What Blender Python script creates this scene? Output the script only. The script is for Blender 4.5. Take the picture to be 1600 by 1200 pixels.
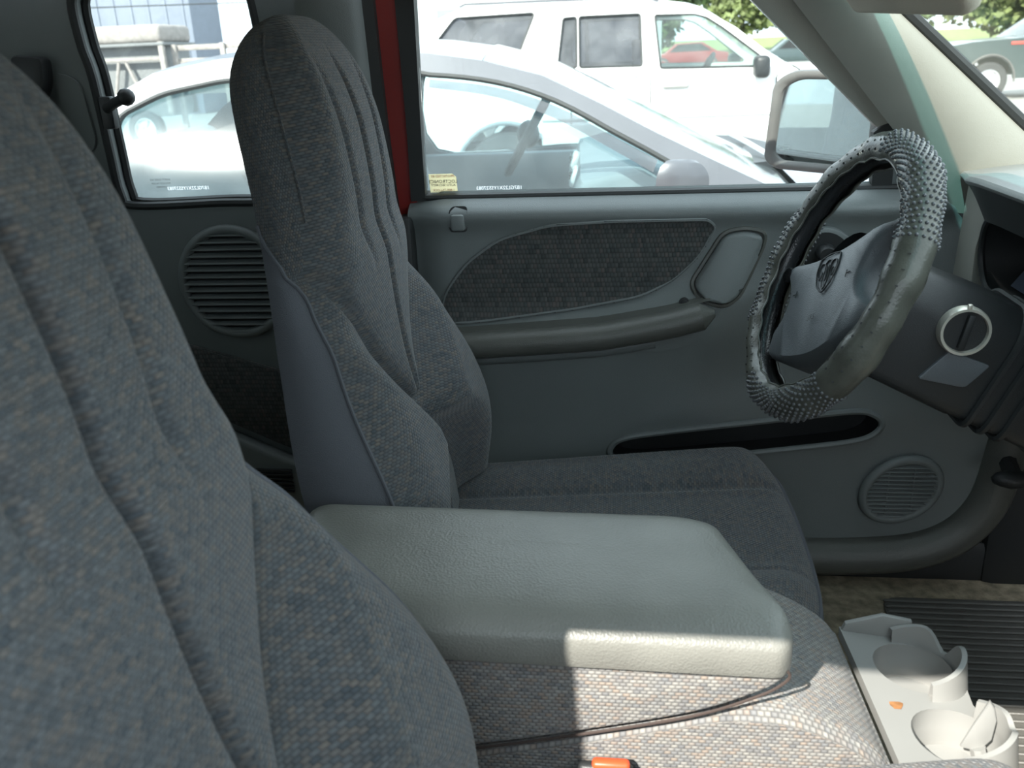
import bpy, bmesh, math, random
from mathutils import Vector, Matrix, noise

random.seed(7)
for o in list(bpy.data.objects):
    bpy.data.objects.remove(o)
scene = bpy.context.scene
COL = scene.collection
V = Vector
R = math.radians

# ------------------------------------------------------------------ camera
# x = towards the truck's nose, y = towards the driver's door, z = up (metres, asphalt at 0)
CAM = V((0, -0.75, 1.40))
yaw, pitch, roll = R(8), R(-20.4), R(2.5)
F = V((-math.sin(yaw)*math.cos(pitch), math.cos(yaw)*math.cos(pitch), math.sin(pitch)))
R0 = F.cross(V((0, 0, 1))).normalized()
U0 = R0.cross(F)
XC = R0*math.cos(roll) - U0*math.sin(roll)
YC = R0*math.sin(roll) + U0*math.cos(roll)
cd = bpy.data.cameras.new('camera')
cam = bpy.data.objects.new('camera', cd)
COL.objects.link(cam)
cam.matrix_world = Matrix(((XC.x, YC.x, -F.x, CAM.x), (XC.y, YC.y, -F.y, CAM.y), (XC.z, YC.z, -F.z, CAM.z), (0, 0, 0, 1)))
cd.sensor_width = 36
cd.lens = 36*1400/1600
cd.clip_start = 0.02
cd.clip_end = 600
cd.dof.use_dof = True
cd.dof.focus_distance = 1.25
cd.dof.aperture_fstop = 9
scene.camera = cam

# ------------------------------------------------------------------ light
SUN = V((-0.50, -1.0, 0.95)).normalized()
w = bpy.data.worlds.new('world')
scene.world = w
w.use_nodes = True
nt = w.node_tree
bg = nt.nodes['Background']
# bright, evenly hazy summer sky
bg.inputs[0].default_value = (0.80, 0.91, 1.0, 1)
bg.inputs[1].default_value = 1.9
sl = bpy.data.lights.new('sun', 'SUN')
sl.energy = 7.4
sl.angle = R(0.6)
sl.color = (1.0, 0.955, 0.87)
so = bpy.data.objects.new('sun', sl)
COL.objects.link(so)
so.rotation_euler = SUN.to_track_quat('Z', 'Y').to_euler()
so.location = (-4, -6, 9)
scene.view_settings.view_transform = 'Standard'
scene.view_settings.look = 'None'
scene.view_settings.exposure = 0.78
scene.view_settings.gamma = 1
scene.view_settings.use_curve_mapping = False

# ------------------------------------------------------------------ materials
def nodes_of(name):
    m = bpy.data.materials.new(name)
    m.use_nodes = True
    t = m.node_tree
    return m, t, t.nodes['Principled BSDF']

def link(t, a, b):
    t.links.new(a, b)

def math_n(t, op, a, b=None):
    n = t.nodes.new('ShaderNodeMath')
    n.operation = op
    for i, x in enumerate((a, b)):
        if x is None:
            continue
        if isinstance(x, (int, float)):
            n.inputs[i].default_value = x
        else:
            link(t, x, n.inputs[i])
    return n.outputs[0]

def mat(name, col, rough=0.5, metal=0.0, bump=0.0, bscale=600.0, vary=0.06, vscale=6.0, spec=0.5, coat=0.0):
    m, t, p = nodes_of(name)
    tc = t.nodes.new('ShaderNodeTexCoord')
    nz = t.nodes.new('ShaderNodeTexNoise')
    nz.inputs['Scale'].default_value = vscale
    nz.inputs['Detail'].default_value = 5
    link(t, tc.outputs['Object'], nz.inputs['Vector'])
    r = t.nodes.new('ShaderNodeValToRGB')
    r.color_ramp.elements[0].position = 0.3
    r.color_ramp.elements[1].position = 0.7
    r.color_ramp.elements[0].color = [c*(1-vary) for c in col] + [1]
    r.color_ramp.elements[1].color = [min(1, c*(1+vary)) for c in col] + [1]
    link(t, nz.outputs['Fac'], r.inputs['Fac'])
    link(t, r.outputs[0], p.inputs['Base Color'])
    p.inputs['Roughness'].default_value = rough
    p.inputs['Metallic'].default_value = metal
    p.inputs['Specular IOR Level'].default_value = spec
    p.inputs['Coat Weight'].default_value = coat
    p.inputs['Coat Roughness'].default_value = 0.08
    if bump > 0:
        vz = t.nodes.new('ShaderNodeTexVoronoi')
        vz.inputs['Scale'].default_value = bscale
        link(t, tc.outputs['Object'], vz.inputs['Vector'])
        b = t.nodes.new('ShaderNodeBump')
        b.inputs['Strength'].default_value = bump
        b.inputs['Distance'].default_value = 0.0008
        link(t, vz.outputs['Distance'], b.inputs['Height'])
        link(t, b.outputs[0], p.inputs['Normal'])
    return m

def fabric(name, cols, a=0.0066, b=0.0034, strength=0.9, gap=0.62, shift=0.5):
    """woven cloth: staggered rows of little stitches, a x b metres each, laid out in UV metres"""
    m, t, p = nodes_of(name)
    uv = t.nodes.new('ShaderNodeUVMap')
    uv.uv_map = 'UVMap'
    sp = t.nodes.new('ShaderNodeSeparateXYZ')
    wob = t.nodes.new('ShaderNodeTexNoise')
    wob.inputs['Scale'].default_value = 90
    wob.inputs['Detail'].default_value = 2
    link(t, uv.outputs[0], wob.inputs['Vector'])
    mixv = t.nodes.new('ShaderNodeVectorMath')
    mixv.operation = 'MULTIPLY_ADD'
    link(t, wob.outputs['Color'], mixv.inputs[0])
    mixv.inputs[1].default_value = (0.0012, 0.0008, 0)
    link(t, uv.outputs[0], mixv.inputs[2])
    link(t, mixv.outputs[0], sp.inputs[0])
    vv = math_n(t, 'DIVIDE', sp.outputs['Y'], b)
    row = math_n(t, 'FLOOR', vv)
    uu = math_n(t, 'ADD', math_n(t, 'DIVIDE', sp.outputs['X'], a), math_n(t, 'MULTIPLY', row, shift))
    cell = math_n(t, 'FLOOR', uu)
    fu = math_n(t, 'SINE', math_n(t, 'MULTIPLY', math_n(t, 'FRACT', uu), math.pi))
    fv = math_n(t, 'SINE', math_n(t, 'MULTIPLY', math_n(t, 'FRACT', vv), math.pi))
    h = math_n(t, 'POWER', math_n(t, 'MULTIPLY', fu, fv), 0.6)
    cv = t.nodes.new('ShaderNodeCombineXYZ')
    link(t, cell, cv.inputs[0])
    link(t, row, cv.inputs[1])
    wn = t.nodes.new('ShaderNodeTexWhiteNoise')
    wn.noise_dimensions = '2D'
    link(t, cv.outputs[0], wn.inputs['Vector'])
    r = t.nodes.new('ShaderNodeValToRGB')
    el = r.color_ramp.elements
    el[0].color = list(cols[0]) + [1]
    el[1].color = list(cols[-1]) + [1]
    for i, c in enumerate(cols[1:-1]):
        e = el.new((i+1)/(len(cols)-1))
        e.color = list(c) + [1]
    link(t, wn.outputs['Value'], r.inputs['Fac'])
    sc = math_n(t, 'ADD', math_n(t, 'MULTIPLY', h, 1-gap), gap)  # shadow between the stitches is painted into the colour
    mx = t.nodes.new('ShaderNodeVectorMath')
    mx.operation = 'SCALE'
    link(t, r.outputs[0], mx.inputs[0])
    link(t, sc, mx.inputs['Scale'])
    link(t, mx.outputs[0], p.inputs['Base Color'])
    bmp = t.nodes.new('ShaderNodeBump')
    bmp.inputs['Strength'].default_value = strength
    bmp.inputs['Distance'].default_value = 0.0009
    link(t, h, bmp.inputs['Height'])
    link(t, bmp.outputs[0], p.inputs['Normal'])
    p.inputs['Roughness'].default_value = 0.85
    p.inputs['Specular IOR Level'].default_value = 0.2
    p.inputs['Sheen Weight'].default_value = 0.25
    p.inputs['Sheen Roughness'].default_value = 0.4
    return m

def glass(name, tint=(0.93, 0.96, 0.95), dust=0.04, dscale=9.0, dcol=(0.75, 0.78, 0.76), ior=1.45, rough=0.0):
    m = bpy.data.materials.new(name)
    m.use_nodes = True
    t = m.node_tree
    t.nodes.remove(t.nodes['Principled BSDF'])
    out = t.nodes['Material Output']
    tr = t.nodes.new('ShaderNodeBsdfTransparent')
    tr.inputs[0].default_value = list(tint) + [1]
    gl = t.nodes.new('ShaderNodeBsdfGlossy')
    gl.inputs['Roughness'].default_value = rough
    gl.inputs['Color'].default_value = (1, 1, 1, 1)
    lw_ = t.nodes.new('ShaderNodeLayerWeight')
    lw_.inputs['Blend'].default_value = 0.5
    fres = math_n(t, 'ADD', math_n(t, 'MULTIPLY', math_n(t, 'POWER', lw_.outputs['Facing'], 5.0), 0.95), 0.045)
    mx = t.nodes.new('ShaderNodeMixShader')
    link(t, fres, mx.inputs[0])
    link(t, tr.outputs[0], mx.inputs[1])
    link(t, gl.outputs[0], mx.inputs[2])
    df = t.nodes.new('ShaderNodeBsdfDiffuse')
    df.inputs[0].default_value = list(dcol) + [1]
    tc = t.nodes.new('ShaderNodeTexCoord')
    nz = t.nodes.new('ShaderNodeTexNoise')
    nz.inputs['Scale'].default_value = dscale
    nz.inputs['Detail'].default_value = 6
    link(t, tc.outputs['Object'], nz.inputs['Vector'])
    fac = math_n(t, 'MULTIPLY', math_n(t, 'POWER', nz.outputs['Fac'], 1.5), dust*2.8)
    m2 = t.nodes.new('ShaderNodeMixShader')
    link(t, fac, m2.inputs[0])
    link(t, mx.outputs[0], m2.inputs[1])
    link(t, df.outputs[0], m2.inputs[2])
    link(t, m2.outputs[0], out.inputs['Surface'])
    return m

MT = {}
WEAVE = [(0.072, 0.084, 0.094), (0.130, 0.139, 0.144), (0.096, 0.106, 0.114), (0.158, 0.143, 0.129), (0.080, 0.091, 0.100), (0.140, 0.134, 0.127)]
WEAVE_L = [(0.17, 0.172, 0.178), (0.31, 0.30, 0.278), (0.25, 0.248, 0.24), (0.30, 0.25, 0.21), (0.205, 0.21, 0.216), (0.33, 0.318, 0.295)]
MT['weave'] = fabric('seat_weave', WEAVE, a=0.0056, b=0.0034)
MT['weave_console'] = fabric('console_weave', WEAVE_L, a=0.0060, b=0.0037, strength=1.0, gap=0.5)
MT['weave_door'] = fabric('door_weave', [(0.055, 0.062, 0.062), (0.10, 0.104, 0.10), (0.067, 0.077, 0.077), (0.112, 0.102, 0.096)], a=0.006, b=0.008, shift=0.37)
MT['plain'] = mat('plain_seat_cloth', (0.125, 0.131, 0.146), 0.9, bump=0.5, bscale=900, spec=0.15)
MT['trim'] = mat('grey_vinyl_trim', (0.155, 0.173, 0.172), 0.48, bump=0.25, bscale=700)
MT['trim_mid'] = mat('grey_armrest_vinyl', (0.095, 0.098, 0.088), 0.4, bump=0.3, bscale=600)
MT['lid'] = mat('armrest_lid_vinyl', (0.20, 0.20, 0.18), 0.40, bump=0.45, bscale=420, vary=0.09, vscale=14)
MT['pillar'] = mat('pillar_trim_plastic', (0.305, 0.305, 0.27), 0.55, bump=0.2, bscale=800)
MT['dash'] = mat('dash_top_vinyl', (0.19, 0.20, 0.195), 0.5, bump=0.25, bscale=700)
MT['dark'] = mat('dark_plastic', (0.022, 0.024, 0.025), 0.45, bump=0.2, bscale=700)
MT['darker'] = mat('recess_black', (0.015, 0.017, 0.018), 0.6)
MT['rubber'] = mat('black_rubber_seal', (0.02, 0.022, 0.022), 0.6)
MT['red'] = mat('red_body_paint', (0.24, 0.022, 0.018), 0.3, coat=0.6)
MT['headliner'] = mat('headliner_cloth', (0.60, 0.56, 0.47), 0.95, bump=0.6, bscale=900, spec=0.1)
MT['carpet'] = mat('floor_carpet', (0.25, 0.215, 0.155), 0.95, bump=1.0, bscale=350, vary=0.35, vscale=60, spec=0.1)
MT['mat'] = mat('rubber_floor_mat', (0.09, 0.088, 0.08), 0.55, bump=0.3, bscale=300)
MT['leather'] = mat('black_glossy_leather', (0.022, 0.023, 0.025), 0.24, bump=0.25, bscale=500)
MT['wheelcover'] = mat('worn_grey_wheel_cover', (0.085, 0.088, 0.074), 0.3, bump=0.25, bscale=350, vary=0.25, vscale=30)
MT['hub'] = mat('grey_wheel_pad', (0.10, 0.112, 0.122), 0.38, bump=0.35, bscale=800)
MT['nub'] = mat('cover_nub', (0.10, 0.105, 0.112), 0.22)
MT['hole'] = mat('punched_hole', (0.01, 0.01, 0.01), 0.7)
MT['chrome'] = mat('ignition_ring_metal', (0.70, 0.68, 0.60), 0.3, metal=0.6)
MT['white_plastic'] = mat('pale_grey_tray_plastic', (0.27, 0.27, 0.258), 0.4)
MT['stain'] = mat('brown_stain', (0.28, 0.13, 0.05), 0.6, vary=0.4, vscale=120)
MT['buckle_red'] = mat('buckle_release_red', (0.75, 0.09, 0.03), 0.4)
MT['welt'] = mat('dark_welt_cord', (0.05, 0.035, 0.03), 0.8)
MT['mirror'] = mat('mirror_silver', (0.82, 0.86, 0.85), 0.02, metal=1.0, vary=0.01)
MT['housing'] = mat('weathered_mirror_housing', (0.10, 0.096, 0.092), 0.5, vary=0.2, vscale=20)
MT['lens'] = mat('cluster_lens', (0.05, 0.06, 0.08), 0.12)
MT['silver'] = mat('silver_grey_car_paint', (0.095, 0.098, 0.11), 0.34, metal=0.15, coat=0.5)
MT['white'] = mat('white_car_paint', (0.82, 0.82, 0.80), 0.3, coat=0.5, vary=0.01)
MT['green'] = mat('dark_green_car_paint', (0.035, 0.055, 0.055), 0.3, coat=0.6)
MT['tire'] = mat('tyre_rubber', (0.04, 0.04, 0.042), 0.8)
MT['alloy'] = mat('alloy_rim', (0.6, 0.6, 0.6), 0.35, metal=0.5)
MT['interior'] = mat('car_interior_grey', (0.17, 0.18, 0.19), 0.7)
MT['interior_lt'] = mat('car_interior_pale', (0.42, 0.42, 0.40), 0.7)
MT['asphalt'] = mat('asphalt', (0.26, 0.255, 0.245), 0.9, bump=0.5, bscale=120, vary=0.15, vscale=0.6)
MT['grass'] = mat('grass', (0.17, 0.21, 0.07), 0.95, vary=0.3, vscale=2)
MT['leaf'] = mat('leaf_green', (0.085, 0.13, 0.045), 0.7, vary=0.45, vscale=1.2)
MT['leaf2'] = mat('leaf_green_yellow', (0.14, 0.17, 0.06), 0.7, vary=0.4, vscale=1.2)
MT['bark'] = mat('bark', (0.13, 0.10, 0.075), 0.9, vary=0.3, vscale=8)
MT['wall'] = mat('blue_grey_cladding', (0.19, 0.215, 0.26), 0.7)
MT['wall_l'] = mat('pale_cladding', (0.34, 0.37, 0.38), 0.7)
MT['wood'] = mat('pale_weathered_wood', (0.28, 0.255, 0.235), 0.8, vary=0.2, vscale=10)
MT['mesh'] = mat('wire_screen', (0.17, 0.175, 0.175), 0.6, vary=0.3, vscale=40)
MT['sticker'] = mat('tan_sticker', (0.50, 0.43, 0.30), 0.6)
def _translucent(m, col, f=0.5):
    t = m.node_tree
    tl = t.nodes.new('ShaderNodeBsdfTranslucent')
    tl.inputs[0].default_value = list(col)+[1]
    mx = t.nodes.new('ShaderNodeMixShader')
    mx.inputs[0].default_value = f
    link(t, t.nodes['Principled BSDF'].outputs[0], mx.inputs[1])
    link(t, tl.outputs[0], mx.inputs[2])
    link(t, mx.outputs[0], t.nodes['Material Output'].inputs['Surface'])
_translucent(MT['sticker'], (0.92, 0.86, 0.66), 0.85)
MT['ink_red'] = mat('red_ink', (0.62, 0.22, 0.16), 0.6)
MT['ink'] = mat('dark_ink', (0.12, 0.11, 0.10), 0.6)
MT['etch'] = mat('etched_white', (0.9, 0.92, 0.92), 0.6)
_translucent(MT['etch'], (1, 1, 1), 0.95)
MT['amber'] = mat('amber_lens', (0.85, 0.35, 0.05), 0.3)
MT['badge'] = mat('red_badge', (0.6, 0.08, 0.06), 0.4)
MT['door_glass'] = glass('door_glass', (0.95, 0.985, 0.98), 0.02, 14)
MT['quarter_glass'] = glass('quarter_glass', (0.94, 0.98, 0.98), 0.03, 12)
MT['shield'] = glass('windshield_glass', (0.90, 0.95, 0.92), 0.015)
MT['band'] = glass('windshield_tint_band', (0.20, 0.50, 0.52), 0.01)
MT['rear_glass'] = glass('cab_rear_smoked_glass', (0.55, 0.58, 0.57), 0.01)  # smoked to weaken sun coming through the added rear window
MT['car_glass'] = glass('sedan_dusty_glass', (0.74, 0.88, 0.90), 0.045, 7, rough=0.09, dcol=(0.62, 0.70, 0.72))
MT['suv_glass'] = glass('suv_privacy_glass', (0.25, 0.26, 0.29), 0.10, 5, dcol=(0.6, 0.6, 0.62))
MT['suv_clear'] = glass('suv_front_glass', (0.75, 0.85, 0.82), 0.05, 5)

# ------------------------------------------------------------------ geometry helpers
def lerp(a, b, t):
    return a+(b-a)*t

def sm(a, b, x):
    t = min(1, max(0, (x-a)/(b-a)))
    return t*t*(3-2*t)

def tab(pts, x):
    if x <= pts[0][0]:
        return pts[0][1]
    for (x0, y0), (x1, y1) in zip(pts, pts[1:]):
        if x <= x1:
            t = (x-x0)/(x1-x0)
            return y0+(y1-y0)*t
    return pts[-1][1]

def stab(pts, x):
    """smooth (Catmull-Rom) table"""
    n = len(pts)
    if x <= pts[0][0]:
        return pts[0][1]
    for i in range(n-1):
        x0, y0 = pts[i]
        x1, y1 = pts[i+1]
        if x <= x1:
            h = x1-x0
            t = (x-x0)/h
            m0 = (y1-pts[i-1][1])/(x1-pts[i-1][0]) if i > 0 else (y1-y0)/h
            m1 = (pts[i+2][1]-y0)/(pts[i+2][0]-x0) if i+2 < n else (y1-y0)/h
            t2, t3 = t*t, t*t*t
            return (2*t3-3*t2+1)*y0+(t3-2*t2+t)*h*m0+(-2*t3+3*t2)*y1+(t3-t2)*h*m1
    return pts[-1][1]

def smooth_loop(pts, n=6, closed=True):
    """Catmull-Rom through points (2-D or 3-D tuples)"""
    P_ = [V(p) for p in pts]
    L = len(P_)
    out = []
    rng = range(L) if closed else range(L-1)
    for i in rng:
        if closed:
            p0, p1, p2, p3 = P_[i-1], P_[i], P_[(i+1) % L], P_[(i+2) % L]
        else:
            p0, p1, p2, p3 = P_[max(0, i-1)], P_[i], P_[i+1], P_[min(L-1, i+2)]
        for k in range(n):
            t = k/n
            out.append(0.5*((2*p1)+(p2-p0)*t+(2*p0-5*p1+4*p2-p3)*t*t+(3*p1-p0-3*p2+p3)*t**3))
    if not closed:
        out.append(P_[-1])
    return out

def round_poly(pts, r, n=5):
    """polygon (2-D) with filleted corners"""
    out = []
    L = len(pts)
    for i in range(L):
        p = V(pts[i])
        a = (V(pts[i-1])-p)
        b = (V(pts[(i+1) % L])-p)
        rr = min(r, a.length*0.45, b.length*0.45)
        A = p+a.normalized()*rr
        B = p+b.normalized()*rr
        for k in range(n+1):
            t = k/n
            out.append(A*(1-t)**2+p*2*t*(1-t)+B*t*t)
    return out

class M:
    def __init__(self):
        self.v = []
        self.f = []
        self.uv = {}

    def add(self, vs, fs, uvs=None):
        o = len(self.v)
        self.v += [V(p) for p in vs]
        self.f += [tuple(i+o for i in q) for q in fs]
        if uvs:
            for i, q in enumerate(uvs):
                self.uv[o+i] = q
        return self

    def box(self, c, s, rot=None, bev=0.0, seg=2):
        bm = bmesh.new()
        bmesh.ops.create_cube(bm, size=1)
        for q in bm.verts:
            q.co = V((q.co.x*s[0], q.co.y*s[1], q.co.z*s[2]))
        if bev > 0:
            bmesh.ops.bevel(bm, geom=list(bm.edges), offset=bev, segments=seg, profile=0.5, affect='EDGES')
        mt = Matrix.Translation(V(c)) @ (rot.to_4x4() if rot else Matrix())
        bm.verts.index_update()
        self.add([mt @ q.co for q in bm.verts], [[q.index for q in fc.verts] for fc in bm.faces])
        bm.free()
        return self

    def tube(self, path, r, seg=8, closed=False, sx=1.0, up=None):
        path = [V(p) for p in path]
        n = len(path)
        vs, fs = [], []
        prev = None
        for i, p in enumerate(path):
            if closed:
                tg = path[(i+1) % n]-path[i-1]
            else:
                tg = path[min(n-1, i+1)]-path[max(0, i-1)]
            tg = tg.normalized()
            if prev is None:
                ref = V(up) if up else (V((0, 0, 1)) if abs(tg.z) < 0.9 else V((1, 0, 0)))
                a = (ref-tg*ref.dot(tg)).normalized()
            else:
                a = (prev-tg*prev.dot(tg)).normalized()
            prev = a
            b = tg.cross(a)
            rr = r(i/(n-1)) if callable(r) else r
            for k in range(seg):
                an = 2*math.pi*k/seg
                vs.append(p+a*(rr*math.cos(an))+b*(rr*sx*math.sin(an)))
        m = n if closed else n-1
        for i in range(m):
            for k in range(seg):
                a0 = i*seg+k
                a1 = i*seg+(k+1) % seg
                b0 = ((i+1) % n)*seg+k
                b1 = ((i+1) % n)*seg+(k+1) % seg
                fs.append((a0, a1, b1, b0))
        if not closed:
            fs.append(tuple(range(seg-1, -1, -1)))
            fs.append(tuple((n-1)*seg+k for k in range(seg)))
        return self.add(vs, fs)

    def grid(self, fn, nu, nv, uvf=None, cu=False):
        vs, fs, uvs = [], [], []
        for j in range(nv+1):
            for i in range(nu+1):
                vs.append(fn(i/nu, j/nv))
                if uvf:
                    uvs.append(uvf(i/nu, j/nv))
        for j in range(nv):
            for i in range(nu):
                a = j*(nu+1)+i
                fs.append((a, a+1, a+nu+2, a+nu+1))
        return self.add(vs, fs, uvs if uvf else None)

    def prism(self, pts, off, bev=0.0, seg=2):
        """planar polygon (3-D points) extruded by off"""
        bm = bmesh.new()
        a = [bm.verts.new(V(p)) for p in pts]
        b = [bm.verts.new(V(p)+V(off)) for p in pts]
        n = len(pts)
        bm.faces.new(a)
        bm.faces.new(b[::-1])
        for i in range(n):
            bm.faces.new((a[i], b[i], b[(i+1) % n], a[(i+1) % n]))
        bmesh.ops.recalc_face_normals(bm, faces=bm.faces)
        if bev > 0:
            cap = [e for e in bm.edges if all(q in a for q in e.verts) or all(q in b for q in e.verts)]
            bmesh.ops.bevel(bm, geom=cap, offset=bev, segments=seg, profile=0.5, affect='EDGES')
        bm.verts.index_update()
        self.add([q.co.copy() for q in bm.verts], [[q.index for q in fc.verts] for fc in bm.faces])
        bm.free()
        return self

    def plate(self, outer, holes, mp, off):
        """polygon with holes in 2-D, mapped to 3-D by mp, thickened by vector off"""
        bm = bmesh.new()
        es = []
        loops = []
        for lp in [outer]+list(holes):
            vs = [bm.verts.new((p[0], p[1], 0)) for p in lp]
            loops.append(vs)
            for i in range(len(vs)):
                es.append(bm.edges.new((vs[i], vs[(i+1) % len(vs)])))
        bmesh.ops.triangle_fill(bm, edges=es, use_beauty=True)
        bm.verts.index_update()
        n = len(bm.verts)
        P2 = [(q.co.x, q.co.y) for q in bm.verts]
        fs = [[q.index for q in fc.verts] for fc in bm.faces]
        fr = [mp(*p) for p in P2]
        bk = [p+V(off) for p in fr]
        F_ = list(fs)+[[i+n for i in q[::-1]] for q in fs]
        for lp in loops:
            for i in range(len(lp)):
                a, b = lp[i].index, lp[(i+1) % len(lp)].index
                F_.append((a, b, b+n, a+n))
        bm.free()
        return self.add(fr+bk, F_)

    def lathe(self, prof, c, ax, seg=24, arc=1.0, ref=None):
        """profile [(radius, height)] around axis ax through c"""
        ax = V(ax).normalized()
        e1 = V(ref) if ref else (V((0, 0, 1)) if abs(ax.z) < 0.9 else V((1, 0, 0)))
        e1 = (e1-ax*e1.dot(ax)).normalized()
        e2 = ax.cross(e1)
        vs, fs = [], []
        n = len(prof)
        for k in range(seg):
            an = 2*math.pi*k/seg*arc
            for (r, h) in prof:
                vs.append(V(c)+ax*h+(e1*math.cos(an)+e2*math.sin(an))*r)
        for k in range(seg if arc >= 1 else seg-1):
            for i in range(n-1):
                a = k*n+i
                b = ((k+1) % seg)*n+i
                fs.append((a, b, b+1, a+1))
        return self.add(vs, fs)

    def blob(self, c, s, rot=None, sub=2):
        bm = bmesh.new()
        bmesh.ops.create_icosphere(bm, subdivisions=sub, radius=1)
        bm.verts.index_update()
        vs = []
        for q in bm.verts:
            p = V((q.co.x*s[0], q.co.y*s[1], q.co.z*s[2]))
            if rot:
                p = rot @ p
            vs.append(p+V(c))
        self.add(vs, [[q.index for q in fc.verts] for fc in bm.faces])
        bm.free()
        return self

    def build(self, name, material, parent=None, sharp=38, flip=False, recalc=True, loc=None):
        me = bpy.data.meshes.new(name)
        base = V((0, 0, 0))
        if parent is not None:
            q = parent
            while q is not None:
                base += q.location
                q = q.parent
        elif loc is not None:
            base = V(loc)
        else:
            xs = [p.x for p in self.v]
            ys = [p.y for p in self.v]
            base = V(((min(xs)+max(xs))/2, (min(ys)+max(ys))/2, min(p.z for p in self.v)))
        me.from_pydata([p-base for p in self.v], [], self.f)
        if recalc:
            bm = bmesh.new()
            bm.from_mesh(me)
            bmesh.ops.recalc_face_normals(bm, faces=bm.faces)
            bm.to_mesh(me)
            bm.free()
        me.update()
        ul = me.uv_layers.new(name='UVMap')
        for pl in me.polygons:
            nn = pl.normal
            ax = max(range(3), key=lambda k: abs(nn[k]))
            for li in pl.loop_indices:
                vi = me.loops[li].vertex_index
                if vi in self.uv:
                    ul.data[li].uv = self.uv[vi]
                else:
                    p = me.vertices[vi].co
                    ul.data[li].uv = ((p.y, p.z), (p.x, p.z), (p.x, p.y))[ax]
        me.shade_smooth()
        me.set_sharp_from_angle(angle=R(sharp))
        me.materials.append(MT[material] if isinstance(material, str) else material)
        o = bpy.data.objects.new(name, me)
        COL.objects.link(o)
        if parent is not None:
            o.parent = parent
        else:
            o.location = base
        return o

def tag(o, label=None, cat=None, group=None, kind=None):
    if label:
        o['label'] = label
    if cat:
        o['category'] = cat
    if group:
        o['group'] = group
    if kind:
        o['kind'] = kind
    return o

def thing(name, label, cat, loc, group=None):
    o = bpy.data.objects.new(name, None)
    o.empty_display_size = 0.1
    COL.objects.link(o)
    o.location = loc
    return tag(o, label, cat, group)

def setting(o):
    o['kind'] = 'structure'
    return o

def frame_empty(name, loc):
    o = bpy.data.objects.new(name, None)
    COL.objects.link(o)
    o.location = loc
    o['kind'] = 'structure'
    return o

def text_mesh(body, size, mp, name, material, parent, align='CENTER'):
    """flat lettering laid out by mp(x, y) -> world point"""
    cu = bpy.data.curves.new(name, 'FONT')
    cu.body = body
    cu.size = size
    cu.align_x = align
    cu.align_y = 'CENTER'
    cu.resolution_u = 2
    ob = bpy.data.objects.new(name, cu)
    COL.objects.link(ob)
    dg = bpy.context.evaluated_depsgraph_get()
    me = bpy.data.meshes.new_from_object(ob.evaluated_get(dg))
    m = M()
    m.add([mp(q.co.x, q.co.y) for q in me.vertices], [tuple(p.vertices) for p in me.polygons])
    bpy.data.objects.remove(ob)
    bpy.data.meshes.remove(me)
    return m.build(name, material, parent, recalc=False)

# ================================================================== SETTING: ground and cab shell
g = M().grid(lambda u, v: V((lerp(-120, 160, u), lerp(-80, 220, v), 0)), 8, 8)
setting(tag(g.build('ground', 'asphalt'), 'sunlit grey asphalt of the parking lot', None))
gr = M().grid(lambda u, v: V((lerp(-60, 160, u), lerp(62, 120, v), 0.05+1.6*v)), 12, 6)
setting(tag(gr.build('grass_bank', 'grass'), 'dry green grass bank at the far edge of the lot', None))

# floor pan and tunnel
fl = M().plate([(-1.1, -0.72), (0.95, -0.72), (0.95, 0.72), (-1.1, 0.72)], [], lambda x, y: V((x, y, 0.505)), (0, 0, -0.12))
floor = setting(tag(fl.build('floor', 'carpet'), 'dusty brown-grey carpet of the cab floor'))

# roof with headliner
ROOF_Z = 1.535
def roof_pt(u, v):
    y = lerp(-0.565, 0.565, v)
    x = lerp(-1.1, 0.235, u)
    e = abs(2*v-1)
    return V((x, y, ROOF_Z+0.03-0.045*e**4-0.02*sm(0.8, 1, u)))
rf = M().grid(roof_pt, 20, 24)
ceiling = setting(tag(rf.build('ceiling', 'headliner'), 'beige cloth headliner of the cab roof'))
rs = M().grid(lambda u, v: roof_pt(u, v)+V((0, 0, 0.05)), 6, 12)
rs.build('roof_skin', 'red', ceiling)
# passenger-side roof rail (open doorway below it)
pr = M().grid(lambda u, v: V((lerp(-1.1, lerp(0.20, 0.24, v), u), lerp(-0.56, -0.655, v), lerp(1.525, 1.452, v))), 10, 4)
pr.build('roof_rail', 'rubber', ceiling)

# back wall and passenger side of the cab (frames the daylight)
RWIN = round_poly([(-0.52, 1.20), (0.52, 1.20), (0.47, 1.475), (-0.47, 1.475)], 0.05)  # unseen opening, added so the sky lights the rear of the cab
wb = M().plate([(-0.75, 0.5), (0.75, 0.5), (0.75, 1.62), (-0.75, 1.62)], [RWIN], lambda y, z: V((-1.095, y, z)), (-0.03, 0, 0))
setting(tag(wb.build('wall_back', 'trim'), 'grey rear wall of the cab'))
setting(tag(M().plate(RWIN, [], lambda y, z: V((-1.11, y, z)), (-0.004, 0, 0)).build('window_4', 'rear_glass'), 'unseen smoked rear window of the cab, added to light the space behind the seats'))
wr = M().plate([(-1.1, 0.5), (-0.36, 0.5), (-0.345, 1.16), (-0.295, 1.54), (-1.1, 1.54)],
               [],  # quarter window left out so no sun streak reaches the far trim
               lambda x, z: V((x, -0.735+(0.4*(z-1.17) if z > 1.17 else 0), z)), (0, 0.04, 0))
setting(tag(wr.build('wall_right', 'trim'), 'unseen grey quarter panel on the passenger side of the cab, left windowless to block sun'))
ts = M().box((0.1, -0.70, 0.52), (1.0, 0.08, 0.12), bev=0.02)
setting(tag(ts.build('trim_5', 'trim'), 'grey door sill on the passenger side'))
wf = M().box((0.96, 0, 0.80), (0.04, 1.44, 0.72), bev=0.01)  # unseen firewall, added to keep light out from under the dashboard
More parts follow.
